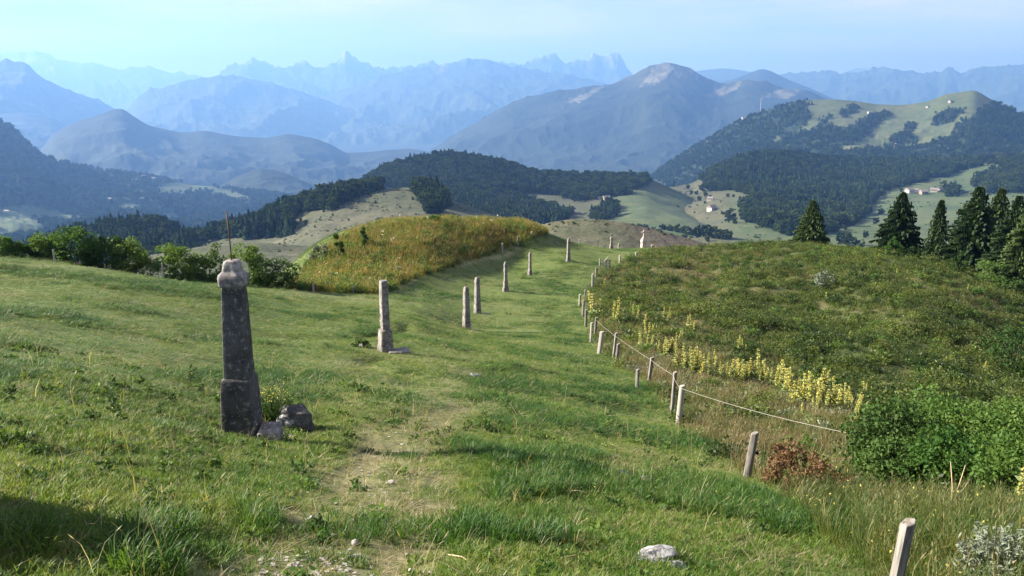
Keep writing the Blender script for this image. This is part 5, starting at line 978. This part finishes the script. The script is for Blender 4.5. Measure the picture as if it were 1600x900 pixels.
    Z = [(170,262,115,0,'left part of the leftmost dense gentian clump'),(212,262,120,1,'right part of the leftmost dense gentian clump'),(290,350,150,2,'gentian leaning out below the leftmost dense clump'),(400,400,165,0,'leafy gentian clump, second dense one from the left'),(438,415,140,2,'low gentian at the foot of the second dense clump'),
     (650,425,135,1,'left gentian of the large middle clump'),(695,440,140,5,'front gentian of the large middle clump'),(745,425,130,0,'right gentian of the large middle clump'),(808,430,170,2,'tall gentian ending the large middle clump'),(690,212,85,2,'gentian group standing behind the middle clump'),(722,240,85,3,'short gentian behind the middle clump'),
     (910,470,105,2,'small gentian left of the long right-hand clump'),(962,500,150,5,'bushy gentian starting the long right-hand clump'),(1002,510,190,1,'tallest gentian of the long right-hand clump'),(1040,530,160,0,'gentian at the centre of the long right-hand clump'),(1086,605,180,3,'gentian hanging lowest in the long right-hand clump'),(1150,605,190,2,'slender gentian next to the lowest hanging one'),(1190,590,190,1,'dense gentian right of the slender pair'),(1240,560,180,0,'gentian in the rear of the right-hand clump'),(1295,520,120,3,'lone gentian between right-hand clump and far stalks'),
     (1222,640,110,2,'short gentian in front of the right-hand clump'),(1340,645,165,1,'left one of the bright pair near the rope end'),(1382,645,155,0,'right one of the bright pair near the rope end'),(1450,640,110,3,'pale gentian right of the bright pair'),(1520,705,120,2,'gentian at the edge of the green bush'),(1560,705,85,3,'small gentian touching the green bush'),(1130,700,110,4,'single gentian stalk just above the rope'),(1480,800,70,4,'single gentian stalk on the rope near the bush'),(30,212,110,3,'pale gentian left of the leftmost dense clump'),(75,205,115,4,'single tall gentian left of the leftmost dense clump'),(262,150,70,3,'gentian up the slope above the leftmost dense clump'),(360,80,70,3,'faint gentian high behind the second dense clump'),(805,270,80,4,'single stalk above the middle clump'),(1345,480,90,4,'thin stalk at the top of the right-hand band'),(1470,440,70,4,'thin stalk before the silvery shrubs'),(1580,545,100,3,'pale gentian beyond the rope end'),(505,345,110,2,'gentian between second dense clump and large middle clump'),(565,400,100,3,'low gentian just left of the large middle clump'),(862,455,110,2,'gentian in the gap right of the large middle clump'),(1120,560,130,0,'gentian filling the middle of the long right-hand clump'),(1268,610,130,2,'gentian between the long clump and the bright pair'),(1420,590,120,2,'gentian just behind the bright pair'),(335,330,110,3,'gentian between the two leftmost dense clumps'),(1490,650,100,3,'gentian left of the green bush edge')]
    for x, y, h, kd, lab in Z: gentian(1000 + x / 4.444, 500 + y / 4.444, h / 4.444, kd, lab, B)
    B = 'gentians along the upper fence'
    for u, v, h, kd, lab in [(931,496,34,3,'first tall gentian by the upper fence posts'),(966,506,32,2,'gentian right of the first tall one at the upper fence'),(944,452,16,4,'small gentian below the gate'),(991,505,22,3,'pale gentian in the upper band'),(1006,512,24,4,'thin gentian right of the pale one in the upper band'),(1015,532,26,3,'gentian just above the rope at the upper fence'),(1044,505,20,3,'gentian group at the top of the band'),(1083,520,22,3,'last gentian of the upper band')]: gentian(u, v, h, kd, lab, B)
    B = 'single gentians on the right hillside'
    for u, v, h, lab in [(1290,470,14,'pale stalk on the mid hillside right of the silvery shrub'),(1371,409,11,'pale stalk on the hillside below the second spruce'),(1402,432,12,'pale stalk on the hillside left of the narrow spruce'),(1366,452,11,'pale stalk low on the upper hillside'),(1374,462,10,'lowest pale stalk of the upper hillside'),(1510,457,12,'pale stalk below the round bright bush'),(1325,534,16,'pale stalk in the middle of the dark slope'),(1536,582,20,'pale stalk on the dark slope above the thicket')]: gentian(u, v, h, 4, lab, B)
    gentian(1588, 802, 80, 4, 'yellow gentian close to the right edge beside the thicket', 'gentians in the foreground'); gentian(1612, 930, 100, 4, 'yellow gentian cut by the bottom right corner', 'gentians in the foreground', R=6.6)
    # separate trees of the valley pastures
    br = [far_broadleaf('crown', 500 + k, M['f_broad'], 420, .075) for k in range(4)]; co = [far_conifer('crown', 510 + k, M['f_conifer']) for k in range(2)]; tv, tf = tube([(0, 0, -.08), (0, 0, .5)], [.035, .02], 6); trk = mesh_np('trunk', tv, tf, [M['bark']], True)
    def tree(h, u, v, hpx, label, group, con=False, k=0):
        p = hill_hit(H[h], u, v); s = hpx * mpp(p); o = tag(empty('conifer_tree' if con else 'broadleaf_tree', p, k * 1.3), label, 'tree', group); o.scale = (s,) * 3; link('trunk', trk, o); link('crown', (co[k % 2] if con else br[k % 4]), o)
    V_ = [(1075,296,8,0),(1080,304,8,0),(1088,304,8,0),(1092.5,314,9,0),(1102,307,9,0),(1137,308,7,0),(1134,297,15,0),(1058,327,8,0),(1139,348,23,0),(1148,350,12,0),(1128.5,335,7,0),(1033,297,7,0),(1052.5,288,11,1),(1098,300,16,0),(1146,308,6,0),(1126,316,3,0),(1101,318,4,0),(1110,308,4,0),(986,334,7,0),(1152,300,14,0)]
    lab = ['upper tree of the four round pasture trees right of the hamlet','left one of the close tree pair right of the hamlet','right one of the close tree pair right of the hamlet','round tree left of the white chalet','tree above the white chalet','small tree at the right pasture edge','tall tree at the forest tip above the pasture','bushy tree in the middle of the green pasture','big dark tree standing by the forest edge','smaller tree right of the big dark one','little tree beside the long low barn','tree among the hamlet roofs','slim conifer behind the hamlet','tall tree where the forest reaches the pasture','bush at the far right of the tan pasture','tiny bush below the white chalet','tiny bush left below the white chalet','tiny bush beside the white chalet','bush on the pale pasture left of the lone chalet','tree at the corner of forest and tan pasture']
    for k, ((u, v, h_, c), l) in enumerate(zip(V_, lab)): tree('right', u, v, h_, l, 'trees on the valley pastures', c, k)
    belt = [(968,352,11),(978,355,12),(989,358,13),(999,361,13),(1009,363,13),(1020,364,11),(1036,362,15),(1047,364,14),(1058,366,17),(1068,368,18),(1079,369,18),(1090,370,20),(1101,371,21),(1111,372,22),(1122,373,21),(1131,374,18),(1139,375,15),(1105,377,10),(1070,373,12),(1030,366,10)]
    for k, (u, v, h_) in enumerate(belt): tree('right', u, v, h_, ORD2[k] + ' dark tree from the left in the belt behind the brown knoll', 'tree belt behind the brown knoll', False, k)
    dots = [(470,346,6),(478,350,8),(458,362,7),(560,318,4),(587,318,5),(600,305,4),(520,337,4),(545,345,4),(500,345,4),(566,330,3),(625,325,4),(645,312,5),(492,356,4)]
    for k, (u, v, h_) in enumerate(dots): tree('past', u, v, h_, DOTS[k], 'bushes on the pasture hill', False, k)
    for k, (u, v, h_) in enumerate([(1323,384,22),(1334,388,20),(1345,390,16),(1314,382,20)]): tree('right', u, v, h_, 'purplish tree behind the crest, ' + ('third', 'fourth', 'rightmost', 'nearest')[k] + ' of four beside the lone spruce', 'trees just behind the crest', False, k)
    for k, (u, v, h_) in enumerate([(1408,300,8),(1482,307,16),(1490,307,17),(1496,307,18),(1352,372,12),(1368,350,12),(1376,335,12)]): tree('right', u, v, h_, ['tree left of the meadow farm row','left tree of the clump by the farm row','middle tree of the clump by the farm row','tall right tree of the clump by the farm row','lowest tree below the forest corner','middle tree below the forest corner','upper tree below the forest corner'][k], 'trees on the green meadow', k == 3, k)
    # bare earth and stubble patches near the hamlet
import time
_t0 = time.time()
base_materials(); object_materials(); veg_materials()
build_hillside()
H = build_far()
build_haze()
build_pillars(); build_fences(); build_rocks(); build_houses(H)
print('solid', time.time() - _t0)
build_trees(H); print('trees', time.time() - _t0)
build_forests(H); print('forest', time.time() - _t0)
build_grass(); print('grass', time.time() - _t0)
